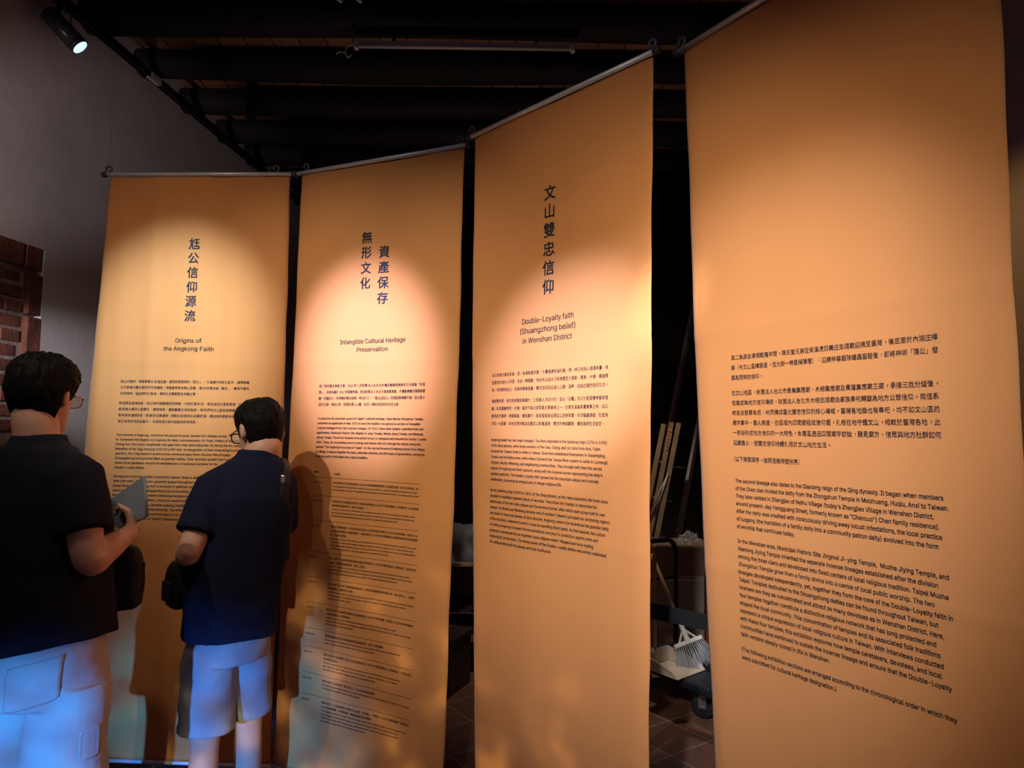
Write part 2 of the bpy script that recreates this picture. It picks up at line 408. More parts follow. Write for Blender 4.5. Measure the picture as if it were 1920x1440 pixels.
# ------------------------------------------------------------------ printed lettering
def ui_font():
    """Blender's own interface typeface, falling back to its built-in one"""
    try:
        import os
        return bpy.data.fonts.load(os.path.join(bpy.utils.resource_path('LOCAL'), 'datafiles', 'fonts', 'Inter.woff2'))
    except Exception:
        return None
FONT = ui_font()
from mathutils.geometry import delaunay_2d_cdt
def outline_fill(vs, es):
    """fill closed outlines by the non-zero winding rule, glyph by glyph"""
    nxt = {a: b for a, b in es}; loops = []; seen = set()
    for a in nxt:
        if a in seen: continue
        lp = []; k = a
        while k not in seen and k in nxt: seen.add(k); lp.append(k); k = nxt[k]
        if len(lp) > 2: loops.append((min(vs[i][0] for i in lp), max(vs[i][0] for i in lp), lp))
    loops.sort(); groups = []
    for l in loops:
        if groups and l[0] < groups[-1][0] - 1e-4: groups[-1][1].append(l[2]); groups[-1][0] = max(groups[-1][0], l[1])
        else: groups.append([l[1], [l[2]]])
    V, F = [], []
    for _, g in groups:
        co, ed = [], []
        for lp in g:
            n0 = len(co); co += [Vector(vs[i]) for i in lp]; ed += [(n0+i, n0+(i+1) % len(lp)) for i in range(len(lp))]
        seg = [(co[i], co[j]) for i, j in ed]
        try: ov, oe, of = delaunay_2d_cdt(co, ed, [], 0, 1e-6)[:3]
        except Exception: continue
        b0 = len(V); V += [(p.x, p.y) for p in ov]
        for f in of:
            cx = sum(ov[i].x for i in f)/len(f); cy = sum(ov[i].y for i in f)/len(f); w = 0
            for p, q in seg:
                if (p.y <= cy) != (q.y <= cy):
                    x = p.x + (cy-p.y)*(q.x-p.x)/(q.y-p.y)
                    if x > cx: w += 1 if q.y > p.y else -1
            if w: F.append(tuple(b0+i for i in f))
    return V, F
def glyphs(body, bold):
    latin = FONT is not None and all(ord(q) < 0x2000 for q in body)
    c = bpy.data.curves.new('t', 'FONT'); c.body = body; c.resolution_u = 2; c.size = 1.0
    if latin: c.font = FONT; c.fill_mode = 'NONE'
    o = bpy.data.objects.new('t', c); COL.objects.link(o)
    dg = bpy.context.evaluated_depsgraph_get(); dg.update()
    me = bpy.data.meshes.new_from_object(o.evaluated_get(dg))
    vs = [(v.co.x, v.co.y) for v in me.vertices]; fs = [tuple(p.vertices) for p in me.polygons]
    if latin: vs, fs = outline_fill(vs, [tuple(e.vertices) for e in me.edges])
    bpy.data.objects.remove(o); bpy.data.curves.remove(c); bpy.data.meshes.remove(me)
    return vs, fs
PUNCT = '，。、；'
def cjk_line(body):
    """Taiwan setting: commas and stops stand in the middle of their square"""
    if not all(ord(q) >= 0x2E80 or q in PUNCT for q in body) or not any(q in PUNCT for q in body): return glyphs(body, 0)
    vs, fs = glyphs(''.join('\u3000' if q in PUNCT else q for q in body), 0)
    v2, f2 = glyphs(''.join(q if q in PUNCT else '\u3000' for q in body), 0)
    b = len(vs)
    return vs + [(x + .34, y + .30) for x, y in v2], fs + [tuple(i+b for i in f) for f in f2]

class Print:
    def __init__(s): s.v = []; s.f = []
    def line(s, body, u0, z, size, width=None, sx=None, mid=0.36, bold=0.012, center=None):
        vs, fs = cjk_line(body)
        if not vs: return 1.0
        x0 = min(v[0] for v in vs); x1 = max(v[0] for v in vs)
        k = size
        if width: k = width/(x1-x0)
        elif sx: k = size*sx
        if center is not None: u0 = center - (x1-x0)*k/2
        for o in ((-bold, bold) if bold else (0,)):
            b = len(s.v)
            s.v += [(u0 + (x+o-x0)*k, z + (y-mid)*size) for x, y in vs]
            s.f += [tuple(i+b for i in f) for f in fs]
        return k/size
    def glyph(s, ch, u, z, size, bold):
        vs, fs = glyphs(ch, bold)
        x0 = min(v[0] for v in vs); x1 = max(v[0] for v in vs); y0 = min(v[1] for v in vs); y1 = max(v[1] for v in vs)
        for ox, oz in ((-bold, -bold), (bold, -bold), (-bold, bold), (bold, bold), (0, 0)):
            b = len(s.v)
            s.v += [(u + (x+ox-(x0+x1)/2)*size, z + (y+oz-(y0+y1)/2)*size) for x, y in vs]
            s.f += [tuple(i+b for i in f) for f in fs]
    def rule(s, u0, u1, z0, z1, th=0.0010, n=12):
        b = len(s.v)
        for i in range(n+1):
            t = i/n; u = u0+(u1-u0)*t; z = z0+(z1-z0)*t
            s.v += [(u, z-th/2), (u, z+th/2)]
        s.f += [(b+2*i, b+2*i+2, b+2*i+3, b+2*i+1) for i in range(n)]

# ------------------------------------------------------------------ banners
ROD = 1.073
BAN = {1: dict(A=(-1.749, 2.927), yaw=-2.589), 2: dict(A=(-0.921, 2.890), yaw=-23.802),
       3: dict(A=(-0.161, 2.494), yaw=-47.114), 4: dict(A=(0.460, 1.903), yaw=-58.667)}
def lerp(tab, z):
    if z >= tab[0][0]: return tab[0][1]
    for (a, p), (b, q) in zip(tab[:-1], tab[1:]):
        if z >= b:
            t = (a-z)/(a-b); return p + (q-p)*t
    return tab[-1][1]
EDGE = {1: ([(1.06, .020), (.265, -.018), (-.004, -.036), (-1.34, -.050)], [(1.06, .799), (.228, .806), (-1.34, .798)]),
        2: ([(1.06, .024), (.23, .012), (-1.34, -.03)], [(1.06, .795), (.21, .787), (-1.34, .750)]),
        3: ([(1.06, .018), (.3, .022), (-1.14, .064), (-1.34, .066)], [(1.06, .800), (.165, .792), (-.89, .782), (-1.34, .775)]),
        4: ([(1.06, .018), (.16, .054), (-.83, .106), (-1.34, .12)], [(1.06, .798), (.11, .808), (-1.34, .82)])}
FOLD = {1: [(34, .3, .0030), (57, 1.1, .0018), (17, 2.0, .0034), (91, .4, .0009)], 2: [(21, .3, .0022), (47, 2.1, .0010), (9, 1, .004)],
        3: [(8, .5, .004), (19, 1.9, .0010), (41, .2, .0004)], 4: [(7, 1.2, .004), (15, .4, .0010), (37, .2, .0003)]}
def fdisp(b, u, z):
    t = (1.06 - z)/2.4
    d = 0.0
    for k, ph, a in FOLD[b]:
        d += a*math.sin(k*u + ph + 0.5*math.sin(1.7*z + k))*(0.35 + 0.65*math.sin(PI*min(1, max(0, t))*0.9 + 0.25))
    # soft creases across, where the cloth was folded for transport
    for zc, a in ((0.27, .0012), (-0.33, .0014), (-0.95, .0012)):
        d += a*math.exp(-((z - zc - 0.006*math.sin(5*u + b))/0.012)**2)
    # outer edges curl back a little
    l = lerp(EDGE[b][0], z); r = lerp(EDGE[b][1], z)
    e = min(u-l, r-u)
    if e < 0.05: d -= 0.012*((0.05-max(e, -0.01))/0.05)**2*(0.3+t)
    return d
def bpoint(b, u, z, out=0.0):
    B = BAN[b]; y = math.radians(B['yaw']); d = Vector((math.cos(y), math.sin(y), 0)); n = Vector((math.sin(y), -math.cos(y), 0))
    return Vector((B['A'][0], B['A'][1], CH)) + d*u + Vector((0, 0, z)) + n*out
SHIFT = {1: .010, 2: .030, 3: .0, 4: -.035}
def tpoint(b, u, z):
    u2 = u + SHIFT[b]*min(0.0, z-0.1)
    return bpoint(b, u2, z, fdisp(b, u2, z) + 0.0011)
HOOKS = {1: (.012, .74), 2: (.052, .780), 3: (.008, .803), 4: (.012, .80)}

def banner(b, label, prints):
    base = bpoint(b, 0.40, 0); root = empty('banner', (base.x, base.y, 0.17), label, 'banner', 'hanging exhibition banners')
    # cloth, a thin closed sheet
    nu, nz = 72, 170
    bm = bmesh.new(); F = []; K = []
    for j in range(nz+1):
        z = 1.063 - 2.403*j/nz; l = lerp(EDGE[b][0], z); r = lerp(EDGE[b][1], z)
        wob = 0.0016*math.sin(9*z+b*2)+0.0010*math.sin(23*z+b)
        l += wob; r += wob*0.8
        fr, bk = [], []
        for i in range(nu+1):
            u = l + (r-l)*i/nu; d = fdisp(b, u, z)
            fr.append(bm.verts.new(bpoint(b, u, z, d))); bk.append(bm.verts.new(bpoint(b, u, z, d-0.0015)))
        F.append(fr); K.append(bk)
    for j in range(nz):
        for i in range(nu):
            bm.faces.new((F[j][i], F[j+1][i], F[j+1][i+1], F[j][i+1])); bm.faces.new((K[j][i], K[j][i+1], K[j+1][i+1], K[j+1][i]))
        bm.faces.new((F[j][0], K[j][0], K[j+1][0], F[j+1][0])); bm.faces.new((F[j][nu], F[j+1][nu], K[j+1][nu], K[j][nu]))
    for i in range(nu):
        bm.faces.new((F[0][i], F[0][i+1], K[0][i+1], K[0][i])); bm.faces.new((F[nz][i], K[nz][i], K[nz][i+1], F[nz][i+1]))
    from_bm('cloth', bm, MT['cloth'], root, True)
    for nm, pr, mm in prints:
        me = bpy.data.meshes.new(nm); me.from_pydata([tpoint(b, u, z) for u, z in pr.v], [], pr.f); me.update()
        link(nm, me, mm, root)
    bm = bmesh.new(); tube(bm, [bpoint(b, u, ROD, 0.004) for u in (-.004, .4, .816)], 0.0085, 16)
    tr = from_bm('top_rod', bm, MT['rod'], root, True)
    for s, u in ((-1, -.006), (1, .818)):
        bm = bmesh.new(); tube(bm, [bpoint(b, u-0.011*1, ROD, 0.004), bpoint(b, u-0.006, ROD, .004), bpoint(b, u+0.006, ROD, 0.004), bpoint(b, u+.011, ROD, .004)], [.0095, .0125, .0125, .0095], 16)
        from_bm('end_cap', bm, MT['cap'], tr, True)
    for u in HOOKS[b]:
        bm = bmesh.new()
        pts = [bpoint(b, u + 0.012*math.cos(t), ROD + 0.013 + 0.011 + 0.012*math.sin(t), 0.004) for t in [math.radians(a) for a in range(-70, 221, 24)]]
        pts = [bpoint(b, u, ROD+0.004, 0.004)] + pts
        tube(bm, pts, 0.0042, 10)
        hk = from_bm('hook', bm, MT['hook'], root, True)
        bm = bmesh.new(); tube(bm, [bpoint(b, u, ROD+0.036, 0.004), Vector((bpoint(b, u, 0).x, bpoint(b, u, 0).y, ZC))], 0.0004, 6)
        from_bm('cord', bm, MT['cord'], hk)
    bm = bmesh.new(); tube(bm, [bpoint(b, u, -1.345, 0.006) for u in (lerp(EDGE[b][0], -1.34)-.012, .4, lerp(EDGE[b][1], -1.34)+.012)], 0.0075, 14)
    from_bm('bottom_rod', bm, MT['rod'], root, True)
    return root

def title(chars, u, z0, step=0.0613, size=0.051):
    out = []
    for i, ch in enumerate(chars):
        p = Print(); p.glyph(ch, u - 0.001*i, z0 - step*i, size, 0.013); out.append(('title_character', p, MT['ink']))
    return out
CNS, CNP = 0.0138, 0.0253
def cn_block(p, lines, u0, width, z, size=CNS, pitch=CNP, full=None):
    k = 1.0
    for i, ln in enumerate(lines):
        if full and i in full: k = p.line(ln, u0, z - pitch*i, size, width=width, bold=0.006)
    for i, ln in enumerate(lines):
        if not (full and i in full): p.line(ln, u0, z - pitch*i, size, sx=k, bold=0.006)
def en_block(p, lines, u0, z, pitch, size, ref, refw):
    q = Print(); k = q.line(lines[ref], 0, 0, size, width=refw)
    for i, ln in enumerate(lines): p.line(ln, u0, z - pitch*i, size, sx=k, mid=0.27, bold=0.020)

def banner_one():
    t = title('尪公信仰源流', 0.400, 0.773)
    s = Print(); s.line('Origins of', 0, 0.362, 0.0350, width=0.112, center=0.393, mid=0.27, bold=0.012); s.line('the Angkong Faith', 0, 0.328, 0.0350, width=0.212, center=0.392, mid=0.27, bold=0.012)
    b = Print()
    cn_block(b, ['尪公的腳步，承載著香火走進庄頭。臺灣民間習稱的「尪公」，乃是唐代安史之亂中，當時睢陽',
                 '太守許遠及縣令張巡死守而犧牲；李唐皇帝感念兩人忠義，敕令封爵合稱「雙忠」，奉為守護地',
                 '方的神明。從此傳布於各地，閩地方志備載雙忠祠廟之事。'], 0.108, 0.550, 0.188, full=(0, 1))
    cn_block(b, ['安溪移民渡海來臺，尪公信仰隨著墾拓而移殖，分布於淡水河、新店溪及大漢溪流域，庄廟已',
                 '經成為大家的心靈寄託；護境保安、驅除蟲害及保佑收成。移民們在文山區各自建廟，至今仍',
                 '有年例的遶境祈安，宗族間迎香過頭，相隨北部居民也迎請祈福。雙忠信仰遂散布各庄，相較',
                 '其它各地罕見如此集中，也就形成大臺北地區的民俗特色。'], 0.106, 0.550, 0.097, full=(0, 1, 2))
    e = Print()
    L1 = ['The worship of Angkong, carried by the sacred incense, spread into villages across', 'in Taiwanese folk religion as Angkong, the deity commemorates Xu Yuan, Prefect of Suiyang, and',
          'Zhang Xun, the county magistrate, who gave their lives defending the city during the An Lushan', 'Rebellion of the Tang dynasty (618 AD to 907 AD). In recognition of their unwavering loyalty and',
          'sacrifice, the Tang emperor posthumously conferred upon them the joint title of loyalty', '(Shuangzhong) and honored them as guardian deities. Their worship spread from Fujian,',
          'where local gazetteers record the establishment of numerous temples for the', 'Double-Loyalty deities.']
    en_block(e, L1, 0.103, -0.035, 0.0193, 0.0180, 0, 0.470)
    L2 = ['Immigrants from Anxi, Fujian crossed the Taiwan Strait to settle in Taiwan, bringing the', 'faith with them. The devotion gradually spread throughout the Tamsui, Xindian and',
          'Dahan River basins, taking root as a source of spiritual comfort. Over time the deity', 'came to be revered for safeguarding local communities, protecting homes and',
          'ensuring good harvests. Settlers established temples in every village, where the', 'worshippers gathered together, praying for peace and prosperity. The processions',
          'of the northern Taipei clans, became enduring traditions in which the deities', 'ward off calamities and bestow blessings. The faith was later brought to many',
          'other regions in Taiwan, but nowhere else is it as concentrated, making', '"The Angkong Procession of Taipei" a distinctive folk tradition.']
    en_block(e, L2, 0.101, -0.207, 0.0191, 0.0180, 0, 0.510)
    return t + [('subtitle_lettering', s, MT['ink2']), ('chinese_text', b, MT['ink']), ('english_text', e, MT['ink2'])]

def banner_two():
    t = title('無形文化', 0.366, 0.765); t2 = title('資產保存', 0.447, 0.701)
    s = Print(); s.line('Intangible Cultural Heritage', 0, 0.349, 0.0350, width=0.306, center=0.403, mid=0.27, bold=0.012); s.line('Preservation', 0, 0.316, 0.0350, width=0.141, center=0.402, mid=0.27, bold=0.012)
    b = Print()
    cn_block(b, ['為了保存臺北地區文資，2022 年 5 月財團法人台北市木柵忠順廟提報無形文化資產「民俗',
                 '類」。其後各廟於 2023 年陸續申請，包括財團法人台北市景美集應廟、木柵集應廟及萬隆集應',
                 '廟，四廟合力，共同傳承雙忠信仰。時至於今，「臺北迎尪公」的鑼鼓聲傳續不絕。尪公香火',
                 '巡行庄頭，串起土地、記憶及眾人心願，走出一條民俗信仰的永恆之路。'], 0.153, 0.500, 0.173, pitch=0.0248, full=(0, 1, 2))
    e = Print()
    L = ["To preserve this important aspect of Taipei's cultural heritage, Taipei Muzha Zhongshun Temple,", 'submitted an application in May 2022 to have the tradition recognized as an item of Intangible',
         'Cultural Heritage in the Folk Customs category. In 2023, three other temples submitted their own', 'applications: Municipal Historic Site Jingmei Ji-ying Temple, Muzha Jiying Temple, and Wanlong',
         'Jiying Temple. These four temples have joined forces to safeguard and transmit the Double-Loyalty', 'faith. Today, the resounding sound of gongs and drums still echo through the streets during the',
         'annual "The Angkong Procession of Taipei". As the sacred incense of Angkong passes from village', 'to village, it weaves together the land, collective memory, and the hopes of generations, carving an',
         'enduring path of folk belief and cultural tradition.']
    en_block(e, L, 0.153, 0.043, 0.0190, 0.0180, 0, 0.497)
    # table of events: rules, dates, entries
    tb = Print(); sk = -0.040                                 # rows drop slightly to the right
    ru = [-.192, -.265, -.364, -.487, -.586, -.685, -.787, -.858, -.958, -1.041]
    rd = [-.201, -.275, -.374, -.500, -.602, -.704, -.805, -.882, -.985, -1.062]
    for a, c in zip(ru, rd): tb.rule(0.152, 0.655, a, c)
    tb.line('時間', 0.152, -.172, .0105, sx=1.0, bold=.012); tb.line('大事記', 0.247, -.178, .0105, sx=1.0, bold=.012)
    rows = [('2022.05.30', ['臺北市政府文化局受理財團法人台北市木柵忠順廟登錄無形文化資產民俗類「迎尪公年例祭典」案。'],
             ['The Department of Cultural Affairs, Taipei City Government (DOCA), accepted the application submitted by the Taipei', 'Muzha Zhongshun Temple for the registration of the intangible cultural heritage folk custom "The Angkong Annual Festival"']),
            ('2022.08.14', ['臺北市政府文化局辦理北投區大屯地區迎請財團法人台北市木柵忠順廟尪公之現場訪查，訪查委員建', '議將提報名稱修改為「迎尪公遶田園」。'],
             ['The DOCA conducted an on-site field visit of the Angkong welcoming ceremony in the Guizikeng area of Beitou, where', 'devotees invited Angkong from the Taipei Muzha Zhongshun Temple. Based on the recommendations of the expert review', 'committee, the proposed registration title was revised to "Angkong Patrolling Paddy Fields"']),
            ('2023.01.17', ['臺北市召開的會議，考量北部地區迎尪公之習俗非僅有財團法人台北市木柵忠順廟，財團法人台', '北市景美集應廟及木柵集應廟等，邀請財團法人台北市景美集應廟及木柵集應廟共同列為實踐團', '體，並於同月提報。'],
             ['Based on the discovery of new evidence, and considering that the custom of welcoming Angkong in northern Taiwan ranges', 'organized from Taipei Muzha Zhongshun Temple, the Municipal Historic Site Jingmei Ji-ying Temple, and Muzha Jiying', 'Temple, the Municipal Historic Site Jingmei Ji-ying Temple and Muzha Jiying Temple were invited to be jointly designated as', 'community preservation groups. The revised proposal was submitted the same month.']),
            ('2023.02.12', ['臺北市政府文化局辦理萬華加蚋仔地區迎請財團法人台北市木柵忠順廟尪公現場訪查，並依訪查委', '員建議，將提報名稱修改為「迎尪公祭典」。'],
             ['The DOCA conducted an on-site field visit of the Angkong welcoming ceremony in the Jiala area of Wanhua, where', 'devotees invited Angkong from the Taipei Muzha Zhongshun Temple. Based on the recommendations of the expert review', 'committee, the proposed registration title was revised to "Welcoming Angkong Festival Ceremony"']),
            ('2023.04.16', ['臺北市政府文化局於木柵集應廟現場訪查，訪查委員建議將提報名稱修正為「臺北迎尪公」，並增列', '萬隆集應廟，提報其保存價值。'],
             ['The DOCA conducted an on-site field visit at Muzha Jiying Temple. The expert review committee recommended revising the', 'English registration to "The Angkong Procession of Taipei", and suggested including Wanlong Jiying Temple as', 'a practitioner of the folk custom.']),
            ('2023.05.21', ['臺北市政府文化局辦理木柵坡內坑迎請財團法人台北市木柵忠順廟、財團法人台北市景美集應廟及', '木柵集應廟尪公之現場訪查。'],
             ['The DOCA conducted an on-site field visit of the Angkong welcoming ceremony in Maokong, in which', 'devotees invited Angkong from the Taipei Muzha Zhongshun Temple, the Municipal Historic Site Jingmei Ji-ying Temple,', 'and Muzha Jiying Temple to participate.']),
            ('2023.06.08', ['萬隆集應廟經無形文化資產審議委員會建議同意，增列入保存團體。'],
             ['Wanlong Jiying Temple formally joined following the recommendations of the Intangible Cultural Heritage', 'Review Committee, and was included as one of the preservation groups.']),
            ('2023.08.27', ['臺北市政府文化局辦理三重五谷王廟迎請財團法人台北市木柵忠順廟尪公之現場訪查， 本次訪查為', '首次跨縣市訪查。'],
             ['The DOCA conducted an on-site field visit during the procession to which devotees of Sanchong invited, in', 'New Taipei City, where Angkong and his consort joined the villagers to participate in local religious', 'festivities, and to bring the villages together for spiritual blessings.']),
            ('2023.10.20', ['臺北市政府文化局辦理「臺北迎尪公」文化資產審議說明會。'],
             ['The DOCA held a joint public hearing for the proposed registration of "The Angkong Procession of Taipei" as a folk custom', 'and Taipei City intangible cultural heritage subject.']),
            ('2023.12.27', ['「臺北迎尪公」正式登錄臺北市無形文化資產「民俗類」，財團法人台北市木柵忠順廟、財團法人', '台北市景美集應廟、木柵集應廟、萬隆集應廟為保存團體。'],
             ['"The Angkong Procession of Taipei" has been officially registered as Taipei intangible cultural heritage in the folk', 'customs category. The preservation groups are Taipei Muzha Zhongshun Temple, the Municipal Historic Site', 'Jingmei Ji-ying Temple, Muzha Jiying Temple, and Wanlong Jiying Temple, jointly serving as the custodians', 'responsible for safeguarding and sustaining the living custom.'])]
    def skewed(fn, z):
        k0 = len(tb.v); fn()
        for i in range(k0, len(tb.v)):
            u, zz = tb.v[i]; tb.v[i] = (u, zz + (u-0.152)*slope)
    for i, (dt, cn, en) in enumerate(rows):
        slope = (rd[i]-ru[i])/0.50; z = ru[i] - 0.0185
        skewed(lambda: tb.line(dt, 0.152, z-0.001, .0120, sx=0.85, bold=.02), z)
        for q in cn:
            full = len(q) > 40
            skewed(lambda: tb.line(q, 0.246, z, .0098, width=0.403 if full else None, sx=0.95, bold=.008), z); z -= 0.0160
        z += 0.0016
        for j, q in enumerate(en):
            w = 0.0034*len(q); w = min(w, 0.402)
            skewed(lambda: tb.line(q, 0.246, z, .0112, width=w, mid=0.27, bold=.012), z); z -= 0.0128
    return t + t2 + [('subtitle_lettering', s, MT['ink2']), ('chinese_text', b, MT['ink']), ('english_text', e, MT['ink2']), ('table_text', tb, MT['ink2'])]

def banner_three():
    t = title('文山雙忠信仰', 0.402, 0.770)
    s = Print()
    for q, z, w, c in (('Double-Loyalty faith', .362, .222, .395), ('(Shuangzhong belief)', .330, .239, .3945), ('in Wenshan District', .2975, .213, .3935)):
        s.line(q, 0, z, 0.0350, width=w, center=c, mid=0.27, bold=0.012)
    b = Print()
    cn_block(b, ['尪公有兩大源流系統，其一為清乾隆年間，大量福建安溪的高、張、林三姓族人渡海來臺，有', '些居住於淡水小坪頂、北投一帶落腳，有些則沿淡水河系移墾至六張犁、景美、木柵、萬隆等',
                 '地，共同奉持尪公、尪媽神尊與香爐，雙忠信仰從此進入山間、溪畔，成為庄頭的信仰生活。'], 0.139, 0.509, 0.191, full=(0, 1))
    cn_block(b, ['清咸豐年間，各宗族規模逐漸擴大，三姓族人決定分祀，並以「拈鬮」方式分配兩尊神像與香', '爐，各自建廟奉祀。木柵、貓空作為北部茶葉主要產地之一，也是安溪裔茶農聚集之地，尪公',
                 '被視為守護神，掃蕩害蟲、護佑農作，逐漸發展為迎請尪公巡視茶園、祈求驅蟲避瘟，形成地', '方的一大盛事；各地庄頭亦輪流迎請尪公駐駕遶境。雙忠的神威顯赫，護佑族群生活安定。'], 0.139, 0.509, 0.1025, full=(0, 1, 2))
    e = Print()
    en_block(e, ['Angkong belief has two major lineages. The first originated in the Qianlong reign (1736 to 1795)', 'of the Qing dynasty, when large numbers of the Gao, Chang, and Lin clans from Anxi, Fujian',
                 'crossed the Taiwan Strait to settle in Taiwan. Branches established themselves in Xiaopingding,', 'Tamsui and the Beitou area, while others followed the Tamsui River system to settle in Liuzhangli,',
                 'Jingmei, Muzha, Wanlong, and neighboring communities. They brought with them the sacred', "statues of Angkong and their consorts, along with the incense burner representing the deity's",
                 'spiritual authority. The Double-Loyalty faith spread into the mountain valleys and riverside', 'settlements, becoming an integral part of village religious life.'], 0.140, -0.028, 0.0190, 0.0180, 0, 0.504)
    en_block(e, ['By the Xianfeng reign (1850 to 1861) of the Qing dynasty, as the clans expanded, the three clans', 'decided to establish separate places of worship. They drew lots (nianjiu) to determine the',
                 'distribution of the two deity statues and the incense burner, after which each group built its own', "temple. As Muzha and Maokong became one of northern Taiwan's principal tea-producing regions",
                 'and home to many tea farmers of Anxi descent, Angkong came to be revered as the guardian deity', 'of the tea fields, believed to protect crops by expelling insect pests. As time passed, the custom',
                 'of inviting Angkong to inspect the tea plantations and pray for protection against pests and', 'epidemics developed into an important local religious event. Villages took turns hosting',
                 'Angkong for processions. The divine power of the Double-Loyalty deities was widely celebrated', 'for safeguarding both the people and their livelihoods.'], 0.140, -0.197, 0.0191, 0.0180, 0, 0.508)
    return t + [('subtitle_lettering', s, MT['ink2']), ('chinese_text', b, MT['ink']), ('english_text', e, MT['ink2'])]

def banner_four():
    b = Print()
    cn_block(b, ['其二為源自清領乾隆年間，陳氏堂兄弟從安溪虎邱美庄忠順廟迎請至臺灣，後定居於內湖庄樟', '腳（今文山區樟腳里，恆光街一帶舊稱陳厝）；迎請神尊驅除蝗蟲靈驗後，即將神明「落公」發', '展為現時的信仰。'], 0.178, 0.499, 0.1925, full=(0, 1))
    cn_block(b, ['在文山地區，財團法人台北市景美集應廟、木柵集應廟及萬隆集應廟三廟，承接三姓分爐後，', '發展成為地方信仰傳統。財團法人台北市木柵忠順廟由家族奉祀轉變為地方公眾信仰。兩個系',
                 '統各自發展有成，共同構成臺北雙忠信仰的核心場域。臺灣各地雖也有奉祀，均不如文山區的', '廟宇集中、香火鼎盛，在區域內四間廟組成信仰圈，扎根在地守護文山，相較於臺灣各地，此',
                 '一民俗形成地方信仰的一大特色。本展區透過四間廟宇訪談，聽見廟方、信眾與地方社群如何', '延續香火，使雙忠信仰持續扎根於文山地方生活。'], 0.179, 0.496, 0.1035, pitch=0.0247, full=(0, 1, 2, 3, 4))
    cn_block(b, ['（以下展間順序，按照提報時間排序）'], 0.180, 0.182, -0.060, full=(0,))
    e = Print()
    en_block(e, ['The second lineage also dates to the Qianlong reign of the Qing dynasty. It began when members', 'of the Chen clan invited the deity from the Zhongshun Temple in Meizhuang, Huqiu, Anxi to Taiwan.',
                 "They later settled in Zhangjiao of Neihu Village (today's Zhangjiao Village in Wenshan District,", 'around present-day Hengguang Street, formerly known as "Chencuo"( Chen family residence).',
                 'After the deity was credited with miraculously driving away locust infestations, the local practice', 'of luogong (the transition of a family deity into a community patron deity) evolved into the form', 'of worship that continues today.'], 0.181, -0.113, 0.0184, 0.0180, 0, 0.490)
    en_block(e, ['In the Wenshan area, Municipal Historic Site Jingmei Ji-ying Temple,  Muzha Jiying Temple, and', 'Wanlong Jiying Temple inherited the separate incense lineages established after the division',
                 'among the three clans and developed into fixed centers of local religious tradition. Taipei Muzha', 'Zhongshun Temple grew from a family shrine into a centre of local public worship. The two',
                 'lineages developed independently, yet, together they form the core of the Double-Loyalty faith in', 'Taipei. Temples dedicated to the Shuangzhong deities can be found throughout Taiwan, but',
                 'nowhere are they as concentrated and attract so many devotees as in Wenshan District. Here,', 'four temples together constitute a distinctive religious network that has long protected and',
                 'shaped the local community. This concentration of temples and its associated folk traditions', 'represent a unique expression of local religious culture in Taiwan. With interviews conducted',
                 'with these four temples, this exhibition explores how temple caretakers, devotees, and local', 'communities have continued to sustain the incense lineage and ensure that the Double-Loyalty', 'faith remains deeply rooted in life in Wenshan.'], 0.182, -0.259, 0.0184, 0.0180, 0, 0.490)
    en_block(e, ['(The following exhibition sections are arranged according to the chronological order in which they', 'were submitted for cultural heritage designation.)'], 0.183, -0.515, 0.0190, 0.0180, 0, 0.487)
    return [('chinese_text', b, MT['ink']), ('english_text', e, MT['ink2'])]

banner(1, 'orange cloth banner titled Origins of the Angkong Faith, behind the two visitors', banner_one())
banner(2, 'orange cloth banner titled Intangible Cultural Heritage Preservation with a ruled table of dates', banner_two())
banner(3, 'orange cloth banner titled Double-Loyalty faith in Wenshan District', banner_three())
banner(4, 'large nearest orange cloth banner at right, body text only and no title', banner_four())

# ------------------------------------------------------------------ ceiling fittings
def track():
    yy0, yy1, off, z = 2.2, 6.45, 0.13, 1.985+CH
    bm = bmesh.new()
    rot = Matrix.Rotation(-math.atan(0.0862), 3, 'Z')
    yc = (yy0+yy1)/2
    box(bm, (WX(yc, off), yc, z), (0.036, (yy1-yy0), 0.034), rot, 0.002)
    for s in (-1, 1): box(bm, (WX(yc, off+s*0.014), yc, z-0.020), (0.006, (yy1-yy0), 0.008), rot)
    o = from_bm('lighting_track', bm, MT['black']); rebase(o, (WX(yc, off), yc, z))
    tagtop(o, 'black lighting track running under the log beams along the left wall', 'track')
    bm = bmesh.new(); box(bm, (WX(3.86, off), 3.86, z-0.004), (0.040, 0.10, 0.036), rot, 0.002)
    from_bm('joint_cover', bm, MT['tag'], o)
    for k in range(5):
        y = 2.584+0.455*(2*k)
        if y > 6.3: break
        bm = bmesh.new(); tube(bm, [(WX(y, off), y, z), (WX(y, off), y, ZB+0.02)], 0.006, 8)
        from_bm('hanger', bm, MT['black'], o)
track()
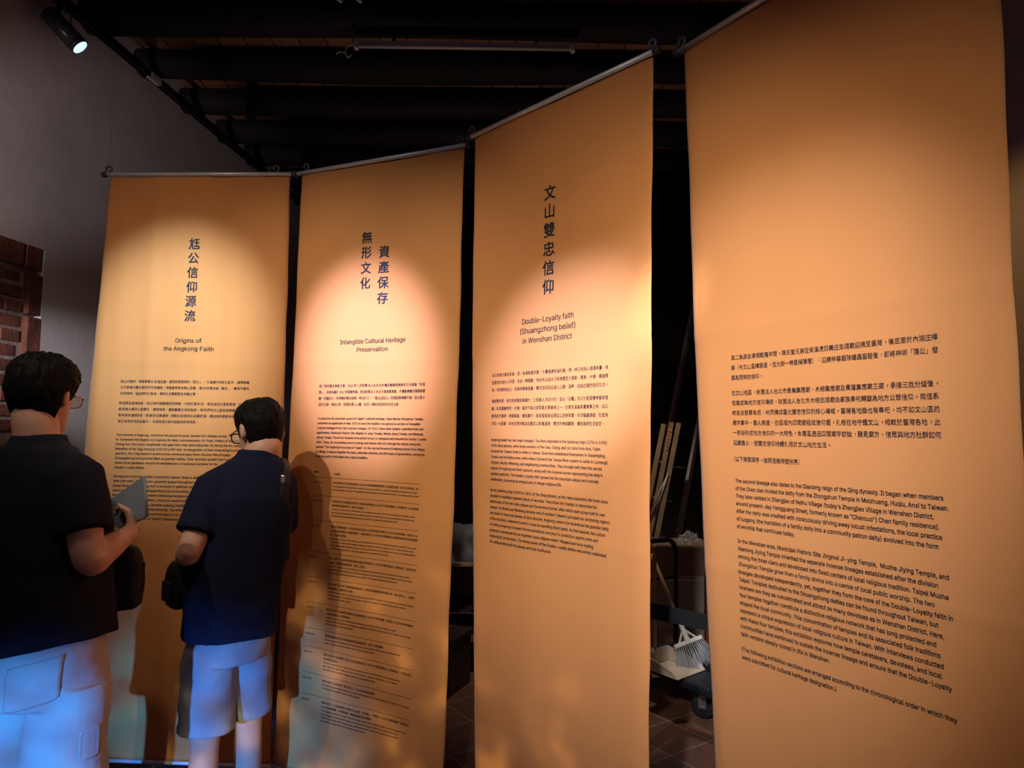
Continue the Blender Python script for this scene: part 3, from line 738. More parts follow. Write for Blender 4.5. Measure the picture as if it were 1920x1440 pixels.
def spotlight():
    a = Vector((-2.115, 3.12, 1.845+CH)); 
    root = empty('spotlight', (WX(3.13, .13), 3.13, 1.965+CH), 'black cylindrical track spotlight with lit bluish lens, high on the left wall', 'spotlight')
    d = Vector((0.652, 0.276, -0.704)).normalized()
    c0 = a - d*0.075; c1 = a + d*0.115
    bm = bmesh.new(); tube(bm, [c0, c0+d*.006, c1-d*.028, c1-d*.026, c1-d*.024, c1], [.037, .042, .042, .038, .042, .042], 28)
    from_bm('housing', bm, MT['lampmetal'], root, True)
    bm = bmesh.new(); tube(bm, [c1+d*0.0005, c1+d*0.003, c1+d*.006], [.036, .035, .026], 28)
    from_bm('lens', bm, MT['lens'], root, True)
    t = Vector((WX(3.13, .13), 3.13, 1.962+CH))
    bm = bmesh.new(); tube(bm, [t, (a+t)/2 + Vector((-.01, 0, .01)), a - d*0.03], .010, 12)
    from_bm('stem', bm, MT['black'], root, True)
    bm = bmesh.new(); box(bm, t + Vector((0, 0, .0)), (.034, .13, .026), Matrix.Rotation(-math.atan(0.0862), 3, 'Z'), .003)
    from_bm('adapter', bm, MT['black'], root)
    bm = bmesh.new(); tube(bm, [t + Vector((.02, .03, 0)), t + Vector((.05, .02, -.02)), t + Vector((.055, 0, -.06)), t+Vector((.06, -.01, -.1)), a + d*0.03 + Vector((.034, 0, 0.0))], .003, 8)
    from_bm('cable', bm, MT['black'], root, True)
    l = bpy.data.lights.new('spotlight_lamp', 'SPOT'); lo = bpy.data.objects.new('spotlight_lamp', l); COL.objects.link(lo)
    l.energy = 12; l.spot_size = math.radians(40); l.spot_blend = 1; l.color = (0.9, 0.95, 1); l.shadow_soft_size = .02
    lo.location = c1 + d*0.02; lo.rotation_euler = d.to_track_quat('-Z', 'Y').to_euler()
spotlight()
def tube_light():
    z = 1.95+CH; y = 3.44; x0, x1 = -.83, .30
    root = empty('tube_light', ((x0+x1)/2, y, z), 'unlit slim fluorescent tube fixture fixed under the log beams', 'tube light')
    bm = bmesh.new(); box(bm, ((x0+x1)/2, y+.01, z+.016), (x1-x0, .034, .026), None, .004); from_bm('housing', bm, MT['white'], root)
    bm = bmesh.new(); tube(bm, [(x0+.03, y-.012, z-.006), (x1-.03, y-.012, z-.006)], .0085, 14); from_bm('tube', bm, MT['tube'], root, True)
    for x in (x0+.014, x1-.014):
        bm = bmesh.new(); box(bm, (x, y-.008, z), (.022, .032, .040), None, .004); from_bm('lamp_holder', bm, MT['white'], root)
    bm = bmesh.new(); tube(bm, [(x0, y, z+.01), (x0-.035, y, z), (x0-.045, y, z-.035), (x0-.03, y, z-.06), (x0-.012, y, z-.045)], .004, 8)
    tube(bm, [(x0-.04, y, z-.035), (x0-.075, y, z-.03), (x0-.09, y, z-.045)], .003, 8)
    from_bm('wire', bm, MT['white'], root, True)
    for x in (x0+.2, x1-.2):
        bm = bmesh.new(); box(bm, (x, y+.015, z+.045), (.02, .012, .05), None); from_bm('bracket', bm, MT['black'], root)
tube_light()
for k, (x, lab) in enumerate(((-.862, 'small pale cable stub on the beam above the tube light, left one'), (-.768, 'small pale cable stub on the beam above the tube light, right one'))):
    bm = bmesh.new(); c = Vector((x, 3.19, 2.045+CH))
    limb(bm, [c+Vector((-.028, 0, .022)), c, c+Vector((.024, 0, -.016))], [.007, .008, .0085], 10, 3)
    o = from_bm('cable_stub', bm, MT['white'], None, True); rebase(o, c); tagtop(o, lab, 'cable', 'cable stubs on the roof beam')

# ------------------------------------------------------------------ people
HEAD = [(-.118, .020, .082, -.045), (-.108, .034, .092, -.03), (-.09, .046, .094, .0), (-.065, .056, .092, .048), (-.04, .063, .092, .072), (-.01, .069, .090, .088),
        (.02, .0725, .093, .096), (.05, .0735, .093, .098), (.075, .069, .085, .090), (.098, .055, .064, .070), (.112, .034, .038, .044), (.1185, .013, .014, .018)]
def head_ring(z):
    if z <= HEAD[0][0]: return HEAD[0][1:]
    for a, b in zip(HEAD[:-1], HEAD[1:]):
        if z <= b[0]:
            t = (z-a[0])/(b[0]-a[0]); return tuple(a[i]+(b[i]-a[i])*t for i in (1, 2, 3))
    return HEAD[-1][1:]

def hand(bm, wrist, fwd, palm, side, curl, sc=1.0, thumb=1):
    """palm with five separate bent fingers; side points from the little finger to the thumb"""
    f = Vector(fwd).normalized(); s = Vector(side); s = (s - f*s.dot(f)).normalized(); n = Vector(palm); n = (n - f*n.dot(f) - s*n.dot(s)).normalized()
    w = Vector(wrist)
    ringloft(bm, [(w-f*.012, s*.026*sc, n*.019*sc), (w+f*.02*sc, s*.031*sc, n*.016*sc), (w+f*.05*sc, s*.040*sc, n*.015*sc), (w+f*.082*sc, s*.041*sc, n*.013*sc), (w+f*.092*sc, s*.036*sc, n*.009*sc)], 16)
    for k, (o, L) in enumerate(((.0305, .074), (.0105, .083), (-.0100, .077), (-.0295, .060))):
        p = w + f*(.085-.004*abs(k-1))*sc + s*o*sc; a = curl[k] if isinstance(curl, (list, tuple)) else curl
        pts = [p - f*.012*sc, p]; ang = 0
        for j, fr in enumerate((.44, .31, .25)):
            ang += a*(0.8 if j == 0 else 1.0); d = f*math.cos(ang) + n*math.sin(ang); pts.append(pts[-1] + d*L*fr*sc)
        limb(bm, pts, [.0094*sc, .0094*sc, .0088*sc, .0082*sc, .0070*sc], 10, 3)
    p = w + f*.028*sc + s*.026*sc
    d1 = (f*.62 + s*.62 + n*.35).normalized(); d2 = (f*.72 + s*.1 + n*.65).normalized()
    limb(bm, [p - d1*.015*sc, p + d1*.030*sc, p + d1*.030*sc + d2*.030*sc, p + d1*.03*sc + d2*.052*sc], [.0135*sc, .0118*sc, .0100*sc, .0075*sc], 10, 3)

def person(q):
    org = Vector((*q['org'], 0)); root = empty('person', org, q['label'], 'person')
    def fr(yaw):
        y = math.radians(yaw); return Vector((math.cos(y), math.sin(y), 0)), Vector((-math.sin(y), math.cos(y), 0))
    X, Yv = fr(q['yaw']); Z = Vector((0, 0, 1))
    HX, HY = fr(q['hyaw'])
    pit = math.radians(q['hpitch']); HZ = Z*math.cos(pit) + HY*math.sin(pit); HY2 = HY*math.cos(pit) - Z*math.sin(pit)
    hc = org + Vector(q['head'])
    hs = q['hs']
    def H(x, y, z): return hc + (HX*x + HY2*y + HZ*z)*hs
    def T(c, grow=0.0): # torso ring: (dx,dy,z,a,b)
        return (org + Vector((c[0], c[1], c[2])), X*(c[3]+grow), Yv*(c[4]+grow), 2.3)
    body = bmesh.new()
    # head
    ringloft(body, [(H(0, (f-b)/2, z), HX*w*hs, HY2*((f+b)/2)*hs, 2.15) for z, w, f, b in HEAD], 32)
    ringloft(body, [(H(0, .085, .022), HX*.007, HZ*.006), (H(0, .098, .0), HX*.010, HZ*.012), (H(0, .110, -.022), HX*.014, HZ*.012), (H(0, .108, -.030), HX*.013, HZ*.006), (H(0, .085, -.034), HX*.010, HZ*.004)], 12)
    ringloft(body, [(H(0, .078, -.062), HX*.022, HZ*.010), (H(0, .094, -.062), HX*.021, HZ*.008), (H(0, .099, -.062), HX*.013, HZ*.004)], 14)
    for s in (-1, 1):
        ax = HX*s*0.45 - HY2*0.9
        ringloft(body, [(H(s*.066, -.004, .0), HY2*.016, HZ*.026), (H(s*.076, -.010, .002), HY2*.018, HZ*.031), (H(s*.084, -.016, .004), HY2*.015, HZ*.028), (H(s*.087, -.018, .005), HY2*.008, HZ*.018)], 16)
    # neck and torso
    nb = org + Vector(q['neck'])
    limb(body, [nb - Z*.05, nb + (H(0, -.03, -.075)-nb)*.5, H(0, -.022, -.06), H(0, -.02, -.01)], [.066, .057, .056, .05], 18, 4)
    tor = q['torso']
    ringloft(body, [T(c, -.012) for c in tor], 30)
    for arm in q['arms']:
        sh, el, wr = (org + Vector(a) for a in arm['pts'])
        limb(body, [sh, sh.lerp(el, .45), el, el.lerp(wr, .35), wr], [.052, .047, .040, .040, .027], 16, 5)
        limb(body, [org + Vector((tor[-3][0], tor[-3][1], arm['pts'][0][2])), sh], [.06, .052], 14, 4)
        hand(body, wr, arm['fwd'], arm['palm'], arm['side'], arm['curl'])
    for leg in q['legs']:
        hp, kn, an, toe = (org + Vector(a) for a in leg)
        limb(body, [hp, hp.lerp(kn, .5), kn, kn.lerp(an, .32), kn.lerp(an, .7), an], [k*q['thigh'] for k in (.088, .076, .056, .058, .043, .036)], 18, 5)
        limb(body, [an - Z*.03, an.lerp(toe, .5) - Z*.035, toe], [.034, .034, .022], 12, 4)
    me = fuse(body, 0.0058, 3)
    link('body', me, MT['skin'], root, True)
    # hair
    random.seed(q['seed'])
    bm = bmesh.new(); n = 96; m = 22; G = []; G2 = []
    def hairline(t):                                   # t=0 at the face, PI at the nape
        a = abs(t)/PI
        if a < .28: return .070
        if a < .42: return .070 + (a-.28)/.14*(-.004-.070)
        if a < .52: return -.004
        if a < .64: return -.004 - (a-.52)/.12*(q['nape']*.72)
        return -.004 - q['nape']*.72 - (a-.64)/.36*q['nape']*.28
    for k in range(n):
        t = 2*PI*k/n; tt = t if t <= PI else t-2*PI
        zl = hairline(tt) + .004*math.sin(11*t); row = []; row2 = []
        for j in range(m+1):
            s = j/m; z = zl + (.1184-zl)*(1-(1-s)**1.6)
            w, f, b = head_ring(z)
            ct, st = math.cos(t), math.sin(t)
            th = q['vol']*(0.40 + 0.60*min(1, s*3)) * (1 + .25*noise.noise(Vector((ct*4, st*4, z*30))))
            top = max(0, (z-.03)/.09); th2 = th + .0025*noise.noise(Vector((t*18, z*40, q['seed'])))
            yy = ct*(f if ct > 0 else b); xx = st*w
            rr = 1 + th2/max(.03, math.hypot(xx, yy))
            row.append(bm.verts.new(H(xx*rr, yy*rr, z + th2*top*.95))); row2.append(bm.verts.new(H(xx*.93, yy*.93, z*.97)))
        G.append(row); G2.append(row2)
    for k in range(n):
        a, b_ = G[k], G[(k+1) % n]; c, d = G2[k], G2[(k+1) % n]
        for j in range(m):
            bm.faces.new((a[j], b_[j], b_[j+1], a[j+1])); bm.faces.new((c[j], c[j+1], d[j+1], d[j]))
        bm.faces.new((a[0], c[0], d[0], b_[0])); bm.faces.new((a[m], b_[m], d[m], c[m]))
    top_pts = [G[k][m].co.copy() for k in range(n)]
    c_top = sum(top_pts, Vector())/n
    limb(bm, [c_top - HZ*.012 - HX*.008, c_top - HZ*.010 + HX*.008], [.014, .014], 10, 2)
    for _ in range(900):                                # short tufts
        k = random.randrange(n); j = int(random.random()**0.8*(m-1)); p = G[k][j].co; p2 = G[k][min(m, j+2)].co
        out = (p - H(0, -.01, .01)).normalized(); dn = (p - p2).normalized()
        L = random.uniform(.006, q['tuft']); dirv = (dn*.9 + out*.24 + HX*random.uniform(-.35, .35)).normalized()
        a = p - out*.003
        tube(bm, [a, a + dirv*L*.55, a + dirv*L - out*L*.12], [.0022, .0016, .0004], 4, cap=False)
    from_bm('hair', bm, MT['hair'], root, False)
    # eyes
    for s in (-1, 1):
        bm = bmesh.new(); bmesh.ops.create_uvsphere(bm, u_segments=14, v_segments=10, radius=.0118)
        for v in bm.verts: v.co = v.co + H(s*.031, .0835, .012)
        from_bm('eye', bm, MT['eye'], root, True)
    # glasses
    bm = bmesh.new(); gr = q['gr']
    rims = []
    for s in (-1, 1):
        pts = []
        for k in range(25):
            t = 2*PI*k/24; cx, sx = math.cos(t), math.sin(t)
            pts.append(H(s*.035 + .026*math.copysign(abs(cx)**.75, cx), .118 - .004*abs(s*.035 + .026*cx)/.06 - .006*(abs(.035*s + .026*cx)/.06)**2, .008 + .019*math.copysign(abs(sx)**.75, sx)))
        rims.append(pts); tube(bm, pts, gr, 8)
        tube(bm, [H(s*.060, .110, .016), H(s*.073, .098, .016), H(s*.0795, .04, .015), H(s*.081, -.005, .018), H(s*.079, -.028, -.006)], gr, 8)
    tube(bm, [H(-.010, .117, .012), H(0, .120, .014), H(.010, .117, .012)], gr, 8)
    g = from_bm('glasses', bm, MT[q['frame']], root, True)
    for pts in rims:
        bm = bmesh.new(); c = sum(pts[:-1], Vector())/24
        a = [bm.verts.new(p) for p in pts[:-1]]; b_ = [bm.verts.new(p + HY2*.0015) for p in pts[:-1]]
        bm.faces.new(a); bm.faces.new(b_[::-1])
        for k in range(24): bm.faces.new((a[k], a[(k+1) % 24], b_[(k+1) % 24], b_[k]))
        from_bm('lens', bm, MT['lensglass'], g)
    # t-shirt
    bm = bmesh.new()
    ringloft(bm, [T(c, .016 + c[5]) for c in q['shirt']], 36)
    for arm in q['arms']:
        sh, el = org + Vector(arm['pts'][0]), org + Vector(arm['pts'][1]); k = arm['sleeve']
        e = sh.lerp(el, k); d = (el-sh).normalized()
        inn = org + Vector((q['shirt'][-3][0], q['shirt'][-3][1], arm['pts'][0][2]-.01))
        tube(bm, [inn, sh.lerp(inn, .3), sh, sh.lerp(e, .35), sh.lerp(e, .7), e, e + d*.001], [.070, .074, .072, .071, .070, .072, .071], 20)
    # collar band
    tube(bm, [nb - Z*.06, nb - Z*.03, nb + Z*.004, nb + Z*.012], [.090, .080, .069, .066], 22)
    for arm in q['arms']:
        sh = org + Vector(arm['pts'][0]); d = sh - nb; d.z = 0; d.normalize()
        limb(bm, [nb - Z*.045 + d*.02, (nb - Z*.055 + d*.02).lerp(sh, .5) + Z*.004, sh + Z*.012], [.062, .062, .060], 18, 4)
    sd = q['seed']
    def wr_s(p):
        z = p.z; lo = max(0, min(1, (1.35-z)/.5))
        return lo*(.007*noise.noise(Vector((p.x*6+sd, p.y*6, z*3.0))) + .0042*noise.noise(Vector((p.x*9, p.y*9+sd, z*16)))) + .0025*noise.noise(p*14)
    me = fuse(bm, 0.0075, 4, wr_s)
    hz = q['shirt'][0][2]; ht = q['hemtilt']
    for v in me.vertices:
        k = max(0.0, min(1.0, (hz + .22 - v.co.z)/.22)); r = v.co - org
        v.co.z += k*(ht[0]*r.dot(X) + ht[1]*r.dot(Yv))
    link('t_shirt', me, MT[q['tee']], root, True)
    # shorts
    bm = bmesh.new()
    ringloft(bm, [T(c, 0) for c in q['waist']], 34)
    for leg, hem in zip(q['legs'], q['hems']):
        hp, kn = org + Vector(leg[0]), org + Vector(leg[1])
        d = (kn-hp).normalized(); z0 = hp.z
        end = hp + d*((z0 - hem[0])/abs(d.z))
        tube(bm, [hp + Z*.05, hp, hp.lerp(end, .3), hp.lerp(end, .65), end - d*.028, end - d*.026, end], [hem[1]-.004, hem[1]-.002, hem[1], hem[2], hem[2], hem[2]+.003, hem[2]+.003], 26, up=tuple(Yv), squash=hem[3])
    def wr_p(p):
        return .0085*noise.noise(Vector((p.x*5, p.y*5 + p.z*4, p.z*10 - p.x*8 + sd))) + .0045*noise.noise(Vector((p.x*14, p.y*14+sd, p.z*20)))
    me = fuse(bm, 0.0065, 3, wr_p)
    so = link('shorts', me, MT[q['short']], root, True)
    # shoes
    for leg in q['legs']:
        an, toe = org + Vector(leg[2]), org + Vector(leg[3]); d = toe-an; d.z = 0; d.normalize(); s = d.cross(Z)
        bm = bmesh.new()
        b0 = Vector((an.x, an.y, 0)) - d*.075
        prof = [(0, .026, .055), (.03, .036, .075), (.09, .039, .085), (.15, .044, .060), (.21, .046, .042), (.255, .038, .034), (.275, .018, .022)]
        ringloft(bm, [(b0 + d*u + Z*(h/2+.004), s*w, Z*(h/2), 2.8) for u, w, h in prof], 20)
        from_bm('shoe', bm, MT['shoe'], root, True)
    return root, so

P1 = dict(label='person in black T-shirt, pale shorts and gold wire glasses, holding up a booklet', org=(-1.340, 2.0), yaw=-2, hyaw=2, hpitch=8, seed=4, hs=.95, thigh=.92,
          head=(-.026, .030, 1.628), neck=(-.012, .01, 1.512), vol=.021, tuft=.013, nape=.100, gr=.0016, frame='glassframe2', tee='tee1', short='short1',
          torso=[(0, 0, .80, .175, .125), (0, 0, .90, .182, .128), (0, 0, 1.02, .178, .125), (0, 0, 1.15, .178, .122), (0, .0, 1.27, .186, .115), (-.006, .0, 1.37, .176, .105), (-.01, .0, 1.445, .130, .082), (-.012, .005, 1.49, .075, .062)],
          shirt=[(.012, 0, .925, .186, .142, .012), (.010, 0, .97, .188, .140, .008), (.004, 0, 1.06, .188, .136, .004), (0, 0, 1.16, .186, .130, .0), (0, 0, 1.27, .188, .120, .0), (-.006, 0, 1.355, .172, .106, .0), (-.01, 0, 1.432, .132, .084, .0), (-.012, .005, 1.490, .082, .064, .0)],
          waist=[(.030, 0, .80, .186, .138), (.026, 0, .88, .186, .138), (.018, 0, .95, .183, .132), (0, 0, 1.0, .178, .128)],
          hemtilt=(.20, -.10),
          arms=[dict(pts=[(.140, -.045, 1.395), (.212, -.095, 1.190), (.212, .095, 1.232)], fwd=(-.25, .85, .35), palm=(-.9, -.2, .2), side=(.1, -.3, .95), curl=.75, sleeve=.66),
                dict(pts=[(-.180, .045, 1.385), (-.205, .075, 1.135), (-.06, .255, 1.185)], fwd=(.9, .4, .15), palm=(.2, -.6, .6), side=(-.2, .6, .7), curl=.55, sleeve=.66)],
          legs=[[(.138, -.03, .80), (.128, -.025, .48), (.115, -.04, .09), (.13, .12, .03)], [(-.072, .045, .80), (-.078, .06, .48), (-.085, .03, .09), (-.09, .19, .03)]],
          hems=[(.575, .088, .092, 1.2), (.575, .088, .092, 1.2)])
p1, s1 = person(P1)
P2 = dict(label='person in navy T-shirt, light grey shorts and black glasses, reading the first banner', org=(-.985, 2.52), yaw=36, hyaw=48, hpitch=16, seed=9, hs=.97, thigh=.84,
          head=(.065, .050, 1.532), neck=(.068, .02, 1.462), vol=.014, tuft=.009, nape=.062, gr=.0022, frame='glassframe', tee='tee2', short='short2',
          torso=[(.0, 0, .76, .128, .112), (.0, 0, .86, .130, .115), (.004, 0, .98, .132, .118), (.018, 0, 1.10, .140, .116), (.036, .0, 1.21, .148, .113), (.048, .0, 1.31, .146, .102), (.058, .01, 1.388, .112, .080), (.065, .015, 1.432, .070, .060)],
          shirt=[(.002, 0, .825, .137, .122, .008), (.002, 0, .88, .138, .122, .006), (.006, 0, .99, .140, .122, .004), (.020, 0, 1.10, .145, .120, .0), (.037, 0, 1.21, .148, .114, .0), (.049, 0, 1.305, .144, .103, .0), (.058, .01, 1.382, .110, .082, .0), (.065, .015, 1.436, .076, .062, .0)],
          waist=[(0, 0, .74, .126, .112), (0, 0, .82, .131, .116), (0, 0, .87, .131, .112), (0, 0, .91, .130, .110)],
          hemtilt=(.0, .0),
          arms=[dict(pts=[(-.050, -.068, 1.330), (-.080, -.160, 1.140), (-.180, .015, 1.080)], fwd=(-.2, .9, -.25), palm=(.85, .2, -.2), side=(.2, .2, .95), curl=.6, sleeve=.72),
                dict(pts=[(.128, .080, 1.335), (.105, .180, 1.110), (.0, .25, 1.04)], fwd=(-.95, .2, -.1), palm=(-.1, -.9, .2), side=(0, .2, .95), curl=.6, sleeve=.68)],
          legs=[[(-.048, -.045, .76), (-.050, -.050, .46), (-.050, -.070, .09), (-.13, .08, .03)], [(.045, .060, .76), (.040, .110, .46), (.045, .110, .09), (-.04, .26, .03)]],
          hems=[(.515, .082, .086, 1.08), (.525, .080, .078, 1.05)])
p2, s2 = person(P2)
# stitched pockets lying on the pale shorts
from mathutils.bvhtree import BVHTree
def pocket(nm, so, q, x0, x1, z0, z1, look, n=14, th=.0032, slant=0.0):
    org = Vector((*q['org'], 0)); y = math.radians(q['yaw']); X = Vector((math.cos(y), math.sin(y), 0)); Yv = Vector((-math.sin(y), math.cos(y), 0))
    d = (X*look[0] + Yv*look[1]).normalized()
    t = BVHTree.FromPolygons([v.co.copy() for v in so.data.vertices], [tuple(p.vertices) for p in so.data.polygons])
    P = []
    for j in range(n+1):
        row = []
        for i in range(n+1):
            u, v = i/n, j/n
            lx = x0 + (x1-x0)*u; lz = z0 + (z1-z0)*v + slant*(u-.5)
            if v < .12: lz += .010*((abs(u-.5)*2)**4)*(1-v/.12)       # rounded lower corners
            o = X*lx + Vector((0, 0, lz)) - d*.6
            hit = t.ray_cast(o, d)
            if hit[0] is None: return
            nn = hit[1] if hit[1].dot(d) < 0 else -hit[1]
            row.append((hit[0], nn))
        P.append(row)
    bm = bmesh.new(); F = []; B = []
    for j in range(n+1):
        F.append([bm.verts.new(org + P[j][i][0] + P[j][i][1]*(th + (.0016 if min(i, j, n-i, n-j) == 1 else 0) - (.0012 if min(i, j, n-i, n-j) == 2 else 0))) for i in range(n+1)])
        B.append([bm.verts.new(org + P[j][i][0] - P[j][i][1]*.002) for i in range(n+1)])
    for j in range(n):
        for i in range(n): bm.faces.new((F[j][i], F[j][i+1], F[j+1][i+1], F[j+1][i])); bm.faces.new((B[j][i], B[j+1][i], B[j+1][i+1], B[j][i+1]))
    for i in range(n):
        for a, c in ((F[0], B[0]), (F[n], B[n])): bm.faces.new((a[i], c[i], c[i+1], a[i+1]))
        bm.faces.new((F[i][0], F[i+1][0], B[i+1][0], B[i][0])); bm.faces.new((F[i][n], B[i][n], B[i+1][n], F[i+1][n]))
    from_bm(nm, bm, MT['short1'], so, True)
pocket('back_pocket', s1, P1, .062, .180, .815, .930, (.15, 1), slant=.030)
pocket('back_pocket', s1, P1, -.125, -.015, .815, .925, (-.15, 1), slant=-.02)
pocket('cargo_pocket', s1, P1, .165, .215, .665, .745, (-.55, 1))

# ------------------------------------------------------------------ carried things
def booklet():
    TL, TR, BR, BL = Vector((-1.262, 2.20, 1.312)), Vector((-1.118, 2.14, 1.398)), Vector((-1.083, 2.10, 1.283)), Vector((-1.205, 2.165, 1.238))
    n = (TR-TL).cross(BL-TL).normalized()
    if n.y < 0: n = -n
    root = empty('booklet', (BL+BR)/2, 'slate blue booklet held up in the hand of the person at left', 'booklet')
    def sheet(nm, q, th, off, m):
        bm = bmesh.new(); a = [bm.verts.new(p + n*off) for p in q]; b = [bm.verts.new(p + n*(off+th)) for p in q]
        bm.faces.new(a); bm.faces.new(b[::-1])
        for i in range(4): bm.faces.new((a[i], a[(i+1) % 4], b[(i+1) % 4], b[i]))
        from_bm(nm, bm, m, root)
    sheet('cover', [TL, TR, BR, BL], .0012, 0, MT['cover'])
    ins = [TL.lerp(TR, .03), TL.lerp(TR, .97), BL.lerp(BR, .97), BL.lerp(BR, .03)]
    sheet('pages', ins, .005, .0014, MT['page'])
    sheet('cover', [TL + n*.02, TR, BR, BL + n*.02], .0012, .0068, MT['cover'])
    bm = bmesh.new(); tube(bm, [TR + n*.004, BR + n*.004], .0045, 10); from_bm('spine', bm, MT['cover'], root, True)
booklet()
def sling_bag(c, ax, s, label, strap, buckle=None):
    root = empty('sling_bag', c - Vector((0, 0, s[2]/2)), label, 'bag')
    X = Vector(ax).normalized(); Yv = Vector((0, 0, 1)).cross(X)
    bm = bmesh.new()
    prof = [(-.5, .62, .6), (-.42, .9, .9), (-.2, 1, 1), (.1, .98, .95), (.35, .86, .8), (.47, .66, .6), (.5, .4, .4)]
    ringloft(bm, [(c + Vector((0, 0, s[2]*z)), X*s[0]/2*a, Yv*s[1]/2*b, 3.2) for z, a, b in prof], 28)
    me = fuse(bm, .006, 2, lambda p: .005*noise.noise(p*22))
    link('bag_body', me, MT['bag'], root, True)
    bm = bmesh.new(); k = c - Yv*s[1]*.50
    box(bm, k + Vector((0, 0, -s[2]*.12)), (s[0]*.66, .012, s[2]*.42), Matrix((X, Yv, (0, 0, 1))).transposed(), .004); from_bm('front_pocket', bm, MT['bag'], root)
    bm = bmesh.new(); z = c + X*s[0]*.47 + Vector((0, 0, s[2]*.22))
    box(bm, z + Vector((.004, -.004, -.016)), (.006, .004, .032), None, .001); from_bm('zip_pull', bm, MT['black'], root)
    bm = bmesh.new(); tube(bm, strap, .016, 8, squash=.18, up=None); from_bm('strap', bm, MT['bag'], root, True)
    if buckle:
        bm = bmesh.new(); box(bm, buckle, (.012, .010, .026), None, .002); from_bm('buckle', bm, MT['steel'], root)
sling_bag(Vector((-1.165, 2.125, 1.100)), (.93, .37, 0), (.130, .095, .190), 'black sling bag hanging at the right hip of the person in pale shorts',
          [(-1.21, 2.15, 1.17), (-1.235, 2.165, 1.26), (-1.27, 2.165, 1.36), (-1.33, 2.12, 1.455), (-1.40, 2.03, 1.475)])
sling_bag(Vector((-1.165, 2.520, .995)), (.75, -.65, 0), (.110, .09, .165), 'black sling bag at the left hip of the person in navy T-shirt',
          [(-1.165, 2.60, 1.07), (-1.09, 2.70, 1.20), (-.95, 2.68, 1.36), (-.84, 2.615, 1.435), (-.805, 2.535, 1.40), (-.800, 2.490, 1.32), (-.80, 2.53, 1.20), (-.81, 2.56, 1.08)], Vector((-.806, 2.488, 1.372)))

# ------------------------------------------------------------------ things stored behind the banners
def belt_barrier():
    a, b = Vector((.20, 2.945, 0)), Vector((1.16, 2.075, 0))
    root = empty('belt_barrier', (a+b)/2, 'black ribbed belt of a queue barrier, crossing the gap between the two right banners', 'barrier')
    for p in (a, b):
        bm = bmesh.new(); tube(bm, [p + Vector((0, 0, z)) for z in (0, .018, .028, .032)], [.16, .16, .12, .04], 32); from_bm('base', bm, MT['blackp'], root, False)
        bm = bmesh.new(); tube(bm, [p + Vector((0, 0, z)) for z in (.02, .95, .955, .97)], [.028, .028, .034, .030], 20); from_bm('post', bm, MT['black'], root, True)
    d = (b-a).normalized(); bm = bmesh.new()
    rot = Matrix((d, Vector((0, 0, 1)).cross(d), Vector((0, 0, 1)))).transposed()
    c = (a+b)/2; L = (b-a).length - .05
    box(bm, c + Vector((0, 0, .893)), (L, .0016, .056), rot)
    for k in range(6): box(bm, c + Vector((0, 0, .871 + .0088*k)), (L, .0042, .0040), rot)
    from_bm('belt', bm, MT['blackp'], root)
belt_barrier()
TC = Vector((1.065, 3.800, 0)); TL_ = Vector((-.5, .866, 0)); TW = Vector((.866, .5, 0))
def trolley():
    root = empty('platform_trolley', TC + TL_*.375 + TW*.24, 'dark platform trolley with black tube handle, behind the gap at right', 'trolley')
    rot = Matrix((TL_, -TW, Vector((0, 0, 1)))).transposed()
    bm = bmesh.new(); box(bm, TC + TL_*.375 + TW*.24 + Vector((0, 0, .172)), (.75, .48, .056), rot, .018); from_bm('deck', bm, MT['deck'], root)
    for u, w in ((.12, .08), (.12, .40), (.63, .08), (.63, .40)):
        p = TC + TL_*u + TW*w
        ax = (TW*.9 + TL_*.45).normalized(); fw = Vector((0, 0, 1)).cross(ax)
        bm = bmesh.new()
        for s in (-1, 1):
            rr = Matrix((ax, fw, Vector((0, 0, 1)))).transposed()
            box(bm, p + ax*s*.020 + Vector((0, 0, .100)), (.004, .044, .095), rr, .001)
        box(bm, p + Vector((0, 0, .146)), (.07, .07, .006), rr)
        tube(bm, [p - ax*.026 + Vector((0, 0, .062)), p + ax*.026 + Vector((0, 0, .062))], .007, 12)
        c = from_bm('caster', bm, MT['steel'], root)
        bm = bmesh.new(); tube(bm, [p + ax*x + Vector((0, 0, .062)) for x in (-.017, -.014, .014, .017)], [.052, .062, .062, .052], 28)
        from_bm('wheel', bm, MT['blackp'], c, True)
    e = TC + TL_*.715; z = Vector((0, 0, 1)); h = .875
    a, b = e + TW*.04, e + TW*.44
    pts = [a + z*.19, a + z*(h-.10)]
    for k in range(1, 6):
        t = k/6*PI/2; pts.append(a + TW*.09*(1-math.cos(t)) + z*(h-.10+.09*math.sin(t)))
    for k in range(1, 6):
        t = k/6*PI/2; pts.append(b - TW*.09*(1-math.sin(t)) + z*(h-.01-.09*(1-math.cos(t))))
    pts += [b + z*(h-.10), b + z*.19]
    bm = bmesh.new(); tube(bm, pts, .016, 14); hd = from_bm('handle', bm, MT['black'], root, True)
    for hz in (.40, .62):
        bm = bmesh.new(); tube(bm, [a + z*hz, b + z*hz], .012, 12); from_bm('crossbar', bm, MT['black'], hd, True)
trolley()
DZ = .203
